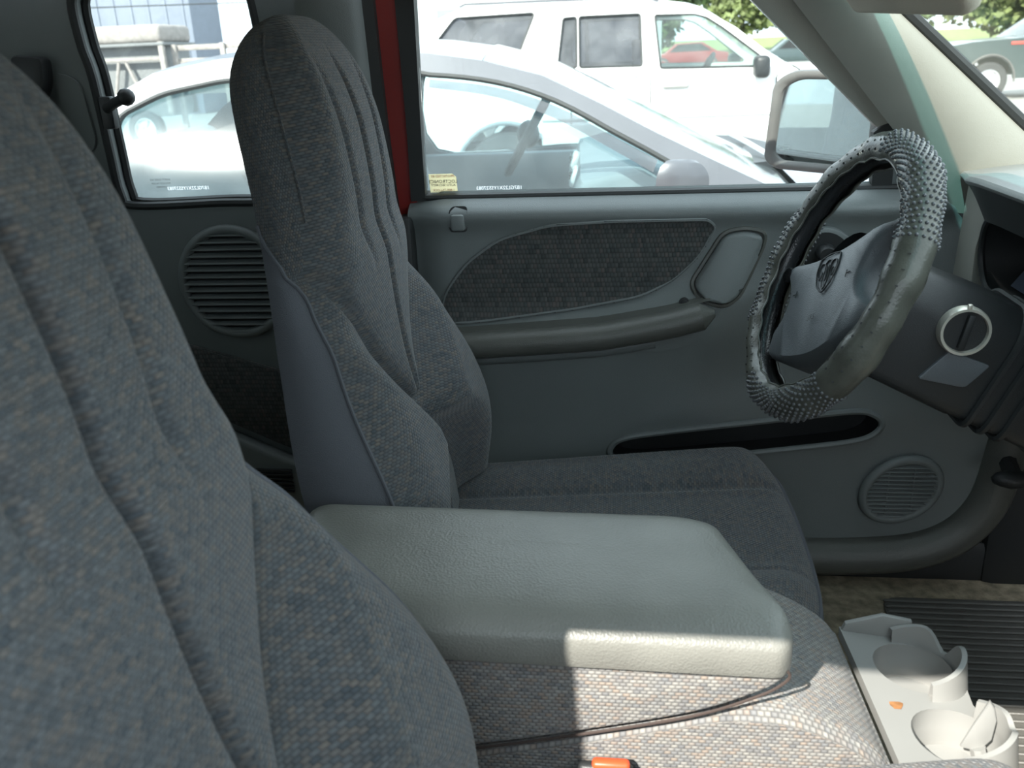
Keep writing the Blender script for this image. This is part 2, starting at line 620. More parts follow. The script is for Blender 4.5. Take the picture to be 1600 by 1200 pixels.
setting(tag(wf.build('wall_front', 'dark'), 'unseen dark firewall added to block light behind the dashboard'))
# unseen passenger door, shut with its window down, added to block ground bounce
d2 = M().plate([(-0.355, 0.50), (0.66, 0.50), (0.66, 1.165), (-0.355, 1.165)], [], lambda x, z: V((x, -0.735+0.03*sm(1.0, 0.7, z), z)), (0, -0.05, 0))
door_2 = setting(tag(d2.build('door_2', 'trim'), 'unseen grey passenger door added to block light, its window wound down'))
M().tube([(-0.33, -0.68, 0.96), (0.05, -0.685, 0.975), (0.14, -0.69, 1.0)], 0.024, 10).build('armrest', 'trim_mid', door_2)
# passenger A pillar
tp = M().tube([(0.70, -0.66, 1.16), (0.45, -0.62, 1.36), (0.22, -0.575, 1.53)], 0.032, 10)
setting(tag(tp.build('trim_4', 'pillar'), 'windshield pillar on the passenger side'))

# ------------------------------------------------------------------ windshield
def shield_pt(u, v):        # u across, v from the header down to the cowl
    y = lerp(-0.56, 0.585, u)*lerp(1.0, 1.13, v)
    e = abs(2*u-1)
    return V((lerp(0.225, 0.70, v)+0.05*(1-e**2), y, lerp(1.545, 1.145, v)))
ws = M().grid(lambda u, v: shield_pt(u, lerp(0.16, 1, v)), 16, 10)
window_3 = setting(tag(ws.build('window_3', 'shield'), 'raked windshield with a teal shade band along its top'))
M().grid(lambda u, v: shield_pt(u, lerp(0.0, 0.16, v)), 16, 4).build('tint_band', 'band', window_3)
M().tube([shield_pt(1.0, t/12)+V((0.0, -0.004, 0.0)) for t in range(13)], 0.0085, 8).build('edge_seal', 'rubber', window_3)
M().tube([shield_pt(t/12, 0.0) for t in range(13)], 0.012, 8).build('header_seal', 'rubber', window_3)

# ------------------------------------------------------------------ driver's A pillar trim
def glass_y(z):
    return 0.735-0.22*(z-1.17)

def pillar_pt(u, v):
    # v: 0 top .. 1 bottom; u: 0 at the windshield edge .. 1 at the door frame
    z = lerp(1.53, 1.14, v)
    front = shield_pt(1.0, (1.545-z)/0.40)+V((-0.004, -0.006, -0.004))
    rear = V((lerp(0.148, 0.495, v), glass_y(z)-0.045, z))
    p = front.lerp(rear, u)
    p.y -= 0.022*math.sin(math.pi*min(1, u*1.0))**0.8
    return p
ap = M().grid(pillar_pt, 16, 24)
trim_1 = setting(tag(ap.build('trim_1', 'pillar'), 'broad pale windshield pillar trim half in sun', ))

# door frame strip, seals in front of the A pillar
fr_line = [(0.165, 1.456), (0.284, 1.346), (0.362, 1.272)]       # front edge of the door glass
def along(line, n=10):
    return smooth_loop([(p[0], p[1]) for p in line], n, closed=False)

# ------------------------------------------------------------------ driver's door
door = frame_empty('door_1', (0.05, 0.72, 0.56))
tag(door, 'grey driver door with cloth insert, long armrest and map pocket')

SLOT = [(-0.032, 0.750), (-0.01, 0.767), (0.06, 0.780), (0.23, 0.803), (0.36, 0.820), (0.398, 0.815), (0.412, 0.798), (0.398, 0.778), (0.36, 0.765), (0.244, 0.748), (0.10, 0.729), (0.0, 0.722), (-0.03, 0.733)]
SLOT_L = smooth_loop(SLOT, 5)

def inside(p, poly):
    x, y = p
    c = False
    j = len(poly)-1
    for i in range(len(poly)):
        xi, yi = poly[i][0], poly[i][1]
        xj, yj = poly[j][0], poly[j][1]
        if (yi > y) != (yj > y) and x < (xj-xi)*(y-yi)/(yj-yi)+xi:
            c = not c
        j = i
    return c

def arm_z(x):
    return tab([(-0.36, 0.945), (-0.27, 0.952), (-0.05, 0.968), (0.06, 0.987), (0.125, 1.004), (0.3, 1.04)], x)

def door_y(x, z):
    y = 0.690
    y += 0.045*sm(1.145, 1.185, z)**2                     # rolls outward at the belt
    y -= 0.012*math.exp(-((z-1.150)/0.02)**2)
    # soft shelf above the armrest, step below it
    az = arm_z(x)
    k = sm(0.27, 0.12, x)
    y -= 0.030*k*sm(az+0.055, az-0.01, z)*sm(az-0.17, az-0.02, z)
    y -= 0.016*sm(0.93, 0.80, z)
    y += 0.030*sm(0.36, 0.62, x)*sm(0.75, 1.0, z)
    y += 0.02*sm(-0.30, -0.365, x)
    return y

dx0, dx1, dz0, dz1 = -0.365, 0.64, 0.575, 1.185
NX, NZ = 200, 120
dm = M()
vs, fs = [], []
for j in range(NZ+1):
    for i in range(NX+1):
        x = lerp(dx0, dx1, i/NX)
        z = lerp(dz0, dz1, j/NZ)
        vs.append(V((x, door_y(x, z), z)))
for j in range(NZ):
    for i in range(NX):
        x = lerp(dx0, dx1, (i+0.5)/NX)
        z = lerp(dz0, dz1, (j+0.5)/NZ)
        if inside((x, z), SLOT_L):
            continue
        # front lower corner is rounded away
        if x > 0.50 and (x-0.50)**2+(z-0.70)**2 > 0.125**2 and z < 0.70:
            continue
        if x > 0.625:
            continue
        a = j*(NX+1)+i
        fs.append((a, a+1, a+NX+2, a+NX+1))
dm.add(vs, fs)
dm.build('door_panel', 'trim', door, recalc=False, sharp=60)
pk = M()
ctr = V((0.19, 0.77))
lp0 = [V((p[0], door_y(p[0], p[1]), p[1])) for p in SLOT_L]
lp1 = [V((lerp(p[0], ctr.x, 0.03), 0.745, lerp(p[1], ctr.y, 0.10)-0.012)) for p in SLOT_L]
n = len(lp0)
pk.add(lp0+lp1, [(i, (i+1) % n, n+(i+1) % n, n+i) for i in range(n)]+[tuple(range(n, 2*n))])
pk.build('map_pocket', 'dark', door)
M().tube([p+V((0, -0.002, 0)) for p in lp0], 0.0055, 8, closed=True).build('pocket_rim', 'trim', door)
M().plate([(-0.40, 0.50), (0.66, 0.50), (0.66, 1.15), (-0.40, 1.15)], [], lambda x, z: V((x, 0.79, z)), (0, 0.012, 0)).build('outer_skin', 'red', door)
# belt moulding with the glass run
bl = M().tube([(x, 0.728, 1.176) for x in (-0.355, -0.1, 0.15, 0.42)], 0.006, 8, sx=1.6)
bl.build('belt_weatherstrip', 'rubber', door)
# cloth insert
INS = [(-0.322, 0.972), (-0.307, 1.025), (-0.268, 1.074), (-0.213, 1.112), (-0.128, 1.135), (-0.026, 1.140), (0.120, 1.140), (0.133, 1.127), (0.108, 1.080), (0.067, 1.040), (0.016, 1.016), (-0.089, 0.997), (-0.241, 0.978)]
INS_L = [p for p in round_poly(INS, 0.02, 4)]
ins_ob = M().plate(INS_L, [], lambda x, z: V((x, door_y(x, z)-0.0055, z)), (0, 0.02, 0))
# denser surface so the cloth follows the panel
def insert_mesh():
    bm = bmesh.new()
    n_x, n_z = 110, 46
    m = M()
    idx = {}
    for j in range(n_z+1):
        for i in range(n_x+1):
            x = lerp(-0.325, 0.14, i/n_x)
            z = lerp(0.968, 1.145, j/n_z)
            idx[(i, j)] = len(m.v)
            m.v.append(V((x, door_y(x, z)-0.006, z)))
            m.uv[len(m.v)-1] = (x, z)
    for j in range(n_z):
        for i in range(n_x):
            x = lerp(-0.325, 0.14, (i+0.5)/n_x)
            z = lerp(0.968, 1.145, (j+0.5)/n_z)
            if inside((x, z), INS_L):
                m.f.append((idx[(i, j)], idx[(i+1, j)], idx[(i+1, j+1)], idx[(i, j+1)]))
    bm.free()
    return m
insert_mesh().build('cloth_insert', 'weave_door', door, recalc=False)
M().tube([V((p[0], door_y(p[0], p[1])-0.004, p[1])) for p in INS_L], 0.0026, 6, closed=True).build('insert_edge', 'trim', door)
# armrest roll
path = [(x, 0.640-0.006*math.sin(math.pi*min(1, max(0, (x+0.36)/0.5))), arm_z(x)-0.006) for x in [lerp(-0.355, 0.132, i/24) for i in range(25)]]
M().tube(path, lambda t: 0.0225*(1-0.75*sm(0.965, 1.0, t)), 14, sx=1.15).build('armrest', 'trim_mid', door)
sh = M().grid(lambda u, v: V((lerp(-0.355, 0.125, u), lerp(0.645, 0.70, v), arm_z(lerp(-0.355, 0.125, u))+lerp(0.0145, 0.02, v))), 24, 4)
sh.build('armrest_top', 'trim_mid', door)
lw = M().tube([(x, 0.662, arm_z(x)-0.038) for x in [lerp(-0.355, 0.04, i/12) for i in range(13)]], 0.012, 10)
lw.build('armrest_lower_edge', 'trim', door)
cup = smooth_loop([(0.012, 0.957), (0.10, 0.975), (0.128, 0.975), (0.10, 0.945), (0.05, 0.930), (0.015, 0.935)], 5)
M().plate(cup, [], lambda x, z: V((x, door_y(x, z)-0.008, z)), (0, 0.02, 0)).build('pull_cup', 'trim', door)
# inside handle
HND = round_poly([(0.100, 1.036), (0.146, 1.114), (0.178, 1.120), (0.206, 1.112), (0.203, 1.090), (0.172, 1.022), (0.150, 1.008), (0.116, 1.016)], 0.014, 4)
hd = M().prism([V((p[0], door_y(p[0], p[1])-0.016, p[1])) for p in HND], (0, 0.02, 0), bev=0.006, seg=3)
hd.build('handle_lever', 'trim', door)
cen = V((0.152, 1.063))
HO = [cen+(p-cen)*1.09 for p in HND]
M().tube([V((p[0], door_y(p[0], p[1])-0.001, p[1])) for p in HO], 0.004, 6, closed=True).build('handle_recess_rim', 'trim_mid', door)
# lock slider in its recess
M().prism([V((p[0], door_y(p[0], p[1])-0.0015, p[1])) for p in round_poly([(-0.294, 1.125), (-0.264, 1.125), (-0.262, 1.166), (-0.292, 1.166)], 0.008, 4)], (0, 0.012, 0)).build('lock_recess', 'dark', door)
M().box((-0.278, 0.681, 1.142), (0.022, 0.016, 0.026), bev=0.004).build('lock_slider', 'trim', door)
M().lathe([(0.0, -0.006), (0.005, -0.006), (0.0065, -0.003), (0.0085, -0.003), (0.0085, 0.006)], (0.086, door_y(0.086, 1.008)-0.002, 1.008), (0, 1, 0), 18).build('screw', 'dark', door)
# mirror switch pod seen through the steering wheel
pod = round_poly([(0.245, 1.045), (0.335, 1.055), (0.348, 1.10), (0.31, 1.128), (0.25, 1.115)], 0.025, 5)
M().prism([V((p[0], 0.676, p[1])) for p in pod], (0, 0.03, 0), bev=0.005).build('switch_bezel', 'trim', door)
pc = V((0.296, 1.088))
M().prism([V((lerp(pc.x, p[0], 0.8), 0.673, lerp(pc.y, p[1], 0.8))) for p in pod], (0, 0.01, 0)).build('switch_face', 'darker', door)
M().lathe([(0.0, -0.022), (0.012, -0.022), (0.015, -0.018), (0.016, 0.0)], (0.30, 0.674, 1.085), (0, 1, 0), 18).build('switch_knob', 'dark', door)

# lower door speaker
def speaker(parent, c, nrm, ra, rb, tilt, nsl, sep, mring='trim', depth=0.012, bars=()):
    nrm = V(nrm).normalized()
    e1 = V((1, 0, 0))
    e1 = (e1-nrm*e1.dot(nrm)).normalized()
    e2 = nrm.cross(e1)
    if e2.z < 0:
        e2 = -e2
    ca, sa = math.cos(tilt), math.sin(tilt)
    def pt(a, b, h=0):
        return V(c)+e1*a+e2*b+nrm*h
    def el(k, N, s=1.0):
        t = 2*math.pi*k/N
        p, q = ra*s*math.cos(t), rb*s*math.sin(t)
        return (p*ca-q*sa, p*sa+q*ca)
    N = 48
    M().tube([pt(*el(k, N), h=0.002) for k in range(N)], 0.0085, 10, closed=True).build('speaker_ring', mring, parent)
    M().add([pt(0, 0, -0.001)]+[pt(*el(k, N), h=-0.001) for k in range(N)], [(0, 1+k, 1+(k+1) % N) for k in range(N)]).build('speaker_backing', 'darker', parent)
    for i in range(nsl):
        b = -rb*0.98+2*rb*0.98*(i+0.5)/nsl
        # chord of the tilted ellipse at height b
        xs = [el(k, 400, 0.97) for k in range(400)]
        near = [p[0] for p in xs if abs(p[1]-b) < 0.0022]
        if len(near) < 2:
            continue
        x0, x1 = min(near), max(near)
        if x1-x0 < 0.012:
            continue
        rot = Matrix((e1, nrm, e2)).transposed() @ Matrix.Rotation(R(-28), 3, 'X')
        M().box(pt((x0+x1)/2, b, depth*0.35), (x1-x0, depth, 0.0030), rot, bev=0.0009, seg=1).build('grille_slat', mring, parent)
    for bx in bars:
        M().box(pt(bx, 0, depth*0.5), (0.002, 0.003, rb*1.8), Matrix((e1, nrm, e2)).transposed()).build('grille_bar', mring, parent)

speaker(door, (0.452, door_y(0.45, 0.68)-0.006, 0.682), (0, -1, 0), 0.064, 0.050, R(38), 13, 0.008, bars=(-0.022, 0.018))

# ------------------------------------------------------------------ driver's door glass, frame
W1 = [(-0.338, 1.172), (0.375, 1.172), (0.372, 1.262)] + [(0.284, 1.346), (0.165, 1.456), (0.10, 1.51), (-0.317, 1.51)]
gm = lambda x, z: V((x, glass_y(z), z))
window_1 = setting(tag(M().plate(W1, [], gm, (0, 0.004, 0)).build('window_1', 'door_glass'), 'dusty side window glass in the driver door'))
# etched number on the glass, readable from outside
def etch(parent, cx, cz, body, size, material, dy=0.0055, nm='etched_number'):
    text_mesh(body, size, lambda a, b: V((cx-a, glass_y(cz+b)+dy, cz+b)), nm, material, parent)
etch(window_1, -0.216, 1.188, '1B7GL22X1YS527083', 0.0085, 'etch')
etch(window_1, -0.216, 1.1805, 'FRONT DOOR', 0.0035, 'etch')

def strip(line_a, line_b, dy0, dy1, thick, name, material, parent, n=12):
    """slab between two (x, z) polylines lying on the glass plane"""
    A = along(line_a, n)
    B = along(line_b, n)
    m = M()
    k = len(A)
    top = [V((p[0], glass_y(p[1])+dy0, p[1])) for p in A]+[V((p[0], glass_y(p[1])+dy1, p[1])) for p in B]
    bot = [p+V((0, thick, 0)) for p in top]
    f_ = []
    for i in range(k-1):
        f_.append((i, i+1, k+i+1, k+i))
        f_.append((2*k+i, 3*k+i, 3*k+i+1, 2*k+i+1))
        f_.append((i, 2*k+i, 2*k+i+1, i+1))
        f_.append((k+i, k+i+1, 3*k+i+1, 3*k+i))
    f_.append((0, k, 3*k, 2*k))
    f_.append((k-1, 3*k-1, 4*k-1, 2*k-1))
    m.add(top+bot, f_)
    return m.build(name, material, parent, sharp=50)

# front upright and A-pillar leg of the door frame
strip([(0.100, 1.516), (0.165, 1.456), (0.284, 1.346), (0.366, 1.270)], [(0.145, 1.524), (0.212, 1.462), (0.335, 1.350), (0.405, 1.285)], -0.012, -0.018, 0.02, 'window_frame', 'pillar', door)
strip([(0.145, 1.524), (0.212, 1.462), (0.335, 1.350), (0.405, 1.285)], [(0.168, 1.528), (0.238, 1.466), (0.366, 1.352), (0.45, 1.272)], -0.030, -0.034, 0.03, 'frame_seal', 'rubber', door)
strip([(0.362, 1.262), (0.368, 1.215), (0.372, 1.17)], [(0.392, 1.285), (0.398, 1.22), (0.402, 1.17)], -0.012, -0.012, 0.02, 'frame_upright', 'rubber', door)
sail = [(0.392, 1.275), (0.55, 1.165), (0.395, 1.165)]
M().prism([V((p[0], glass_y(p[1])-0.006, p[1])) for p in sail], (0, 0.02, 0), bev=0.003).build('mirror_sail', 'trim', door)
strip([(0.238, 1.466), (0.366, 1.352), (0.45, 1.272), (0.56, 1.165)], [(0.252, 1.47), (0.385, 1.357), (0.47, 1.275), (0.60, 1.15)], -0.034, -0.045, 0.03, 'jamb_paint', 'red', door)
# rear edge of the door frame
strip([(-0.338, 1.172), (-0.330, 1.309), (-0.316, 1.51)], [(-0.362, 1.172), (-0.353, 1.30), (-0.345, 1.51)], -0.014, -0.018, 0.024, 'frame_rear', 'rubber', door)
M().tube([(-0.34, glass_y(1.515)-0.02, 1.515), (-0.1, glass_y(1.52)-0.02, 1.522), (0.12, glass_y(1.52)-0.02, 1.522)], 0.018, 8).build('frame_top', 'rubber', door)

# ------------------------------------------------------------------ B pillar
strip([(-0.353, 1.14), (-0.353, 1.30), (-0.345, 1.52)], [(-0.392, 1.13), (-0.384, 1.30), (-0.376, 1.52)], -0.012, -0.016, 0.05, 'x', 'red', None)
jamb = bpy.data.objects['x']
jamb.name = 'trim_2'
setting(tag(jamb, 'red painted door jamb behind the driver door'))
strip([(-0.384, 1.08), (-0.382, 1.291), (-0.374, 1.52)], [(-0.398, 1.08), (-0.397, 1.291), (-0.392, 1.52)], -0.03, -0.036, 0.04, 'pillar_seal', 'rubber', jamb)
def bp_pt(u, v):
    z = lerp(0.56, 1.525, v)
    x0 = tab([(0.5, -0.375), (0.95, -0.375), (1.14, -0.388), (1.3, -0.395), (1.53, -0.388)], z)
    x1 = tab([(0.5, -0.50), (1.14, -0.50), (1.29, -0.50), (1.53, -0.47)], z)
    x = lerp(x0, x1, u)
    gy = glass_y(max(z, 1.0)) if z > 1.0 else glass_y(1.0)
    return V((x, gy-0.05-0.03*math.sin(math.pi*u*0.5)**0.7+0.02*(1-sm(0, 0.1, u)), z))
bp = M().grid(bp_pt, 12, 30)
setting(tag(bp.build('trim_3', 'trim', recalc=False), 'olive-grey pillar trim behind the driver seat'))
M().box((-0.372, 0.715, 0.84), (0.03, 0.07, 0.62), bev=0.008).build('jamb_seal', 'rubber', jamb)

# ------------------------------------------------------------------ rear quarter trim with window and speaker
QW = [(-0.835, 1.505), (-0.845, 1.44), (-0.843, 1.387), (-0.853, 1.274), (-0.858, 1.20), (-0.838, 1.178), (-0.683, 1.180), (-0.60, 1.181), (-0.56, 1.20), (-0.556, 1.44), (-0.562, 1.50), (-0.60, 1.515), (-0.79, 1.517)]
QL = smooth_loop(QW, 5)
def q_y(x, z):
    y = 0.735-0.22*(z-1.17) if z > 1.17 else 0.735
    return y-0.042
wl = M()
OUT = [(-1.1, 0.5), (-0.46, 0.5), (-0.46, 1.56), (-1.1, 1.56)]
wl.plate(OUT, [QL], lambda x, z: V((x, q_y(x, z), z)), (0, 0.035, 0))
wall_left = setting(tag(wl.build('wall_left', 'trim', sharp=20), 'grey quarter trim behind the driver seat with a round speaker'))
window_2 = setting(tag(M().plate(QL, [], lambda x, z: V((x, glass_y(z)+0.002, z)), (0, 0.004, 0)).build('window_2', 'quarter_glass'), 'hinged quarter window behind the driver seat'))
M().tube([V((p[0], q_y(p[0], p[1])+0.004, p[1])) for p in QL], 0.0075, 8, closed=True).build('window_seal', 'rubber', wall_left)
M().tube([V((p[0], glass_y(p[1])-0.004, p[1])) for p in QL], 0.009, 8, closed=True).build('glass_seal', 'rubber', wall_left)
etch(window_2, -0.758, 1.200, '1B7GL22X1YS527083', 0.0085, 'etch', 0.0075)
for i, s in enumerate(('SAFETY GLASS AS2', 'M70 DOT 24 LAM', 'TEMPERED')):
    etch(window_2, -0.805, 1.216-0.0065*i, s, 0.0045, 'ink', 0.0075, 'glass_marking')
# hinge latch of the quarter window
lt = M()
lt.tube([(-0.826, 0.645, 1.340), (-0.80, 0.628, 1.349), (-0.775, 0.615, 1.356)], 0.008, 10)
lt.blob((-0.772, 0.613, 1.357), (0.0135, 0.0135, 0.0135))
lt.box((-0.828, 0.652, 1.333), (0.022, 0.016, 0.05), bev=0.004)
lt.build('window_latch', 'dark', wall_left)
# recessed plate around the latch
M().prism([V((p[0], q_y(p[0], p[1])-0.004, p[1])) for p in round_poly([(-0.905, 1.40), (-0.862, 1.385), (-0.866, 1.29), (-0.88, 1.27), (-0.905, 1.28)], 0.02, 4)], (0, 0.01, 0)).build('latch_plate', 'trim', wall_left)
speaker(wall_left, (-0.678, q_y(-0.7, 1.05)-0.004, 1.045), (0, -1, 0), 0.092, 0.092, 0, 15, 0.008)
# lower cloth panel and small grille
LC = round_poly([(-0.93, 0.985), (-0.80, 0.938), (-0.62, 0.885), (-0.52, 0.84), (-0.50, 0.70), (-0.62, 0.735), (-0.76, 0.80), (-0.95, 0.86)], 0.02, 4)
M().prism([V((p[0], q_y(p[0], p[1])-0.012, p[1])) for p in LC], (0, 0.016, 0), bev=0.004).build('lower_cloth', 'weave_door', wall_left)
LP = round_poly([(-0.95, 0.84), (-0.76, 0.785), (-0.62, 0.72), (-0.50, 0.69), (-0.50, 0.54), (-0.95, 0.54)], 0.02, 4)
M().prism([V((p[0], q_y(p[0], p[1])-0.030, p[1])) for p in LP], (0, 0.032, 0), bev=0.01, seg=3).build('lower_panel', 'trim', wall_left)
for i in range(6):
    M().box((-0.645, q_y(0, 0.6)-0.033, 0.700-0.0085*i), (0.07, 0.006, 0.004), bev=0.001, seg=1).build('vent_slat', 'darker', wall_left)

# shoulder belt guide near the back
bgd = thing('belt_guide', 'dark shoulder belt guide on the quarter trim above the passenger seat', 'belt guide', (-0.93, 0.60, 1.36))
M().prism([V((p[0], 0.615, p[1])) for p in round_poly([(-0.955, 1.425), (-0.90, 1.42), (-0.905, 1.38), (-0.93, 1.335), (-0.955, 1.34)], 0.012, 4)], (0, 0.03, 0), bev=0.006).build('bracket', 'dark', bgd)
M().prism([V((p[0], 0.612, p[1])) for p in [(-0.945, 1.37), (-0.925, 1.37), (-0.935, 0.95), (-0.955, 0.95)]], (0, 0.002, 0)).build('webbing', 'dark', bgd)

# ------------------------------------------------------------------ sill trim and kick panel
sl_path = smooth_loop([(-0.36, 0.672, 0.548), (0.1, 0.672, 0.548), (0.38, 0.672, 0.550), (0.52, 0.674, 0.575), (0.592, 0.677, 0.65), (0.615, 0.68, 0.78), (0.64, 0.685, 0.95)], 6, closed=False)
t6 = setting(tag(M().tube(sl_path, 0.034, 12).build('trim_6', 'trim_mid'), 'grey sill and kick panel moulding below the driver door'))
M().box((0.80, 0.692, 0.80), (0.40, 0.05, 0.72), bev=0.02).build('kick_panel', 'dark', t6)
M().box((0.1, 0.705, 0.53), (1.3, 0.06, 0.10), bev=0.015).build('sill_plate', 'dark', t6)
hr = thing('hood_release', 'dark release lever on the kick panel below the dashboard', 'lever', (0.60, 0.625, 0.72))
M().tube([(0.615, 0.675, 0.745), (0.605, 0.64, 0.742), (0.60, 0.60, 0.735)], 0.014, 8).build('lever_arm', 'dark', hr)
M().blob((0.60, 0.605, 0.735), (0.034, 0.018, 0.015)).build('lever_grip', 'dark', hr)

# ================================================================== THINGS
# ------------------------------------------------------------------ bucket seats
WTAB = [(0, .222), (.06, .236), (.14, .246), (.22, .236), (.32, .203), (.42, .168), (.50, .148), (.58, .138), (.64, .122), (.67, .102), (.69, .075), (.70, .045)]
SH = 0.70
def seat_w(s):
    return stab(WTAB, s)

def seat_front(s, u):
    au = abs(u)
    W_ = seat_w(s)
    w_ = au*W_
    bol = stab([(0, .052), (.12, .064), (.20, .058), (.30, .036), (.40, .013), (.48, .002), (.56, .0), (.7, 0)], s)
    c_ = stab([(0, .0), (.10, .008), (.18, .004), (.28, -.002), (.40, .006), (.50, .020), (.60, .022), (.70, .010)], s)
    if s >= .185:
        hs = stab([(.185, .004), (.21, .022), (.25, .052), (.29, .082), (.33, .112), (.37, .140), (.41, .162), (.45, .19), (.7, .25)], s)
        fd = sm(.185, .215, s)
    elif s <= .160:
        hs = stab([(0, .108), (.05, .098), (.10, .074), (.135, .042), (.16, .004)], s)
        fd = sm(.160, .135, s)
    else:
        hs, fd = 0.003, 0.0
    d = c_+bol*sm(hs*0.96, hs*0.96+.095, w_)
    d -= (0.034+0.012*sm(.4, .6, s))*(max(0, au-.66)/.34)**2.2
    top = 1-sm(.56, .67, s)
    q = min(hs, W_)
    if w_ < q:
        d += .020*fd*top*math.sqrt(max(0, 1-(w_/q)**2))*(1-sm(.40, .46, s)*0.6)
    d -= .009*fd*top*math.exp(-((w_-hs)/.006)**2)
    d -= .017*fd*top*math.exp(-(w_/.0055)**2)
    # second pleat beside the middle one on the upper back
    if s > .38:
        d -= .007*sm(.38, .46, s)*top*math.exp(-((w_-.055-.05*(s-.3))/.006)**2)
    return d

def make_seat(label, Yc, Xp, Zp, rec, cush_x, cush_z, group, CW=0.242, rise=0.028, roll_=0.055):
    root = thing('bucket_seat', label, 'seat', (Xp+0.15, Yc, 0.51), group)
    cr, sr = math.cos(rec), math.sin(rec)
    def W3(w_, s, d):
        return V((Xp-s*sr+d*cr, Yc+w_, Zp+s*cr+d*sr))
    NS, NU, NQ, NB = 130, 112, 5, 14
    DB = -0.066
    ss = [SH*(1-(1-j/NS)**1.35) for j in range(NS+1)]
    front = M()
    side_m = [M(), M()]
    def cap(s):
        return math.sqrt(max(0.0, 1-(max(0, s-.615)/(SH-.6145))**2))
    def shp(s, d):
        mid = -0.022
        return mid+(d-mid)*max(0.06, cap(s))
    def qb(s):
        return sm(.385, .485, s)
    def back_d(s):
        return DB-0.006*math.sin(math.pi*s/SH)
    def side_pt(s, q, sg):
        W_ = seat_w(s)
        d0 = seat_front(s, 1.0)
        d1 = back_d(s)
        return W3(sg*(W_+0.010*math.sin(math.pi*q)*cap(s)), s, shp(s, lerp(d0, d1, q)))
    rows = []
    for j, s in enumerate(ss):
        row = []
        W_ = seat_w(s)
        uvr = []
        b = qb(s)
        for k in range(NQ, 0, -1):
            row.append(side_pt(s, b*k/NQ, -1))
            uvr.append((-W_-0.1*b*k/NQ, s))
        for i in range(NU+1):
            u = -1+2*i/NU
            row.append(W3(u*W_, s, shp(s, seat_front(s, u))))
            uvr.append((u*W_, s))
        for k in range(1, NQ+1):
            row.append(side_pt(s, b*k/NQ, 1))
            uvr.append((W_+0.1*b*k/NQ, s))
        rows.append((row, uvr))
    n_ = len(rows[0][0])
    for row, uvr in rows:
        front.add(row, [], uvr)
    for j in range(NS):
        for i in range(n_-1):
            a = j*n_+i
            front.f.append((a, a+1, a+n_+1, a+n_))
    # back shell continues the same sections
    back = M()
    nb = NB+1
    for s in ss:
        row = []
        for i in range(NB+1):
            u = 1-2*i/NB
            W_ = seat_w(s)
            row.append(W3(u*W_, s, shp(s, back_d(s)-0.02*(1-abs(u)**4))))
        back.add(row, [])
    for j in range(NS):
        for i in range(NB):
            a = j*nb+i
            back.f.append((a, a+1, a+nb+1, a+nb))
    fo = front.build('backrest_cover', 'weave', root, recalc=False, sharp=60)
    back.build('backrest_shell', 'plain', root, recalc=False, sharp=60)
    for sg in (-1, 1):
        m = M()
        ns = [s for s in ss if s < .49]
        for s in ns:
            m.add([side_pt(s, lerp(qb(s), 1, k/6), sg) for k in range(7)], [])
        for j in range(len(ns)-1):
            for k in range(6):
                a = j*7+k
                m.f.append((a, a+1, a+8, a+7))
        m.build('side_panel', 'plain', root, recalc=False, sharp=60)
        # stitched edge between cover and side panel, seam on the headrest
        M().tube([side_pt(s, qb(s), sg)+V((0, sg*0.001, 0)) for s in [0.004+0.478*k/40 for k in range(41)]], 0.0022, 6).build('seam_cord', 'plain', fo)
        M().tube([W3(sg*seat_w(s)*0.985, s, shp(s, seat_front(s, 0.985))+0.0008) for s in [0.475+0.205*k/30 for k in range(31)]], 0.0018, 6).build('headrest_seam', 'weave', fo)
    # ---- cushion
    xr, xf = cush_x
    def cush(u, t, sgn=0):
        # u -1..1 across, t 0..1 rear to front and over the nose
        L1 = (xf-xr)-0.05
        arc = 0.05*math.pi/2
        tot = L1+arc+0.10
        q = t*tot
        z0 = cush_z
        if q < L1:
            x, z = xr+q, z0-rise*(1-q/L1)
        elif q < L1+arc:
            a = (q-L1)/0.05
            x, z = xr+L1+0.05*math.sin(a), z0-0.05*(1-math.cos(a))
        else:
            x, z = xr+L1+0.05-0.15*(q-L1-arc), z0-0.05-(q-L1-arc)
        au = abs(u)
        top = 1-sm(L1*0.96, L1+arc, q)
        b = 0.026*sm(.35, .72, au)*lerp(0.5, 1, min(1, q/L1))
        z += b*top
        # centre seams of the cushion
        z -= 0.006*top*math.exp(-((au*CW-0.115)/.006)**2)
        # lateral roll-over
        z -= roll_*(max(0, au-.84)/.16)**2.2*top
        x -= 0.03*au**3*sm(0, L1, q)
        return V((x, Yc+u*CW, z))
    tb = 0.80
    for nm, ta, tb_, mt in (('cushion_cover', 0.0, 0.80, 'weave'), ('cushion_valance', 0.80, 1.0, 'plain')):
        m = M()
        m.grid(lambda u, v: cush(2*u-1, lerp(ta, tb_, v)), 90, 60 if ta == 0 else 14, lambda u, v: ((2*u-1)*CW, lerp(ta, tb_, v)*0.62))
        m.build(nm, mt, root, recalc=False, sharp=60)
    for sg in (-1, 1):
        m = M()
        m.grid(lambda u, v: (lambda p: V((p.x-0.0*v, p.y+sg*0.004*math.sin(math.pi*v), lerp(p.z, 0.60, v))))(cush(sg, u)), 50, 8)
        m.build('cushion_side', 'plain', root, sharp=60)
    ts_ = [lerp(0.0, 0.80, k/40) for k in range(41)]
    M().tube([cush(-1+2*k/40, 0.80)+V((0.001, 0, 0.0005)) for k in range(41)], 0.0025, 6).build('valance_seam', 'plain', root)
    # pedestal
    M().box((lerp(xr, xf, 0.5), Yc, 0.585), ((xf-xr)*0.72, CW*1.7, 0.15), bev=0.012).build('seat_base', 'dark', root)
    return root

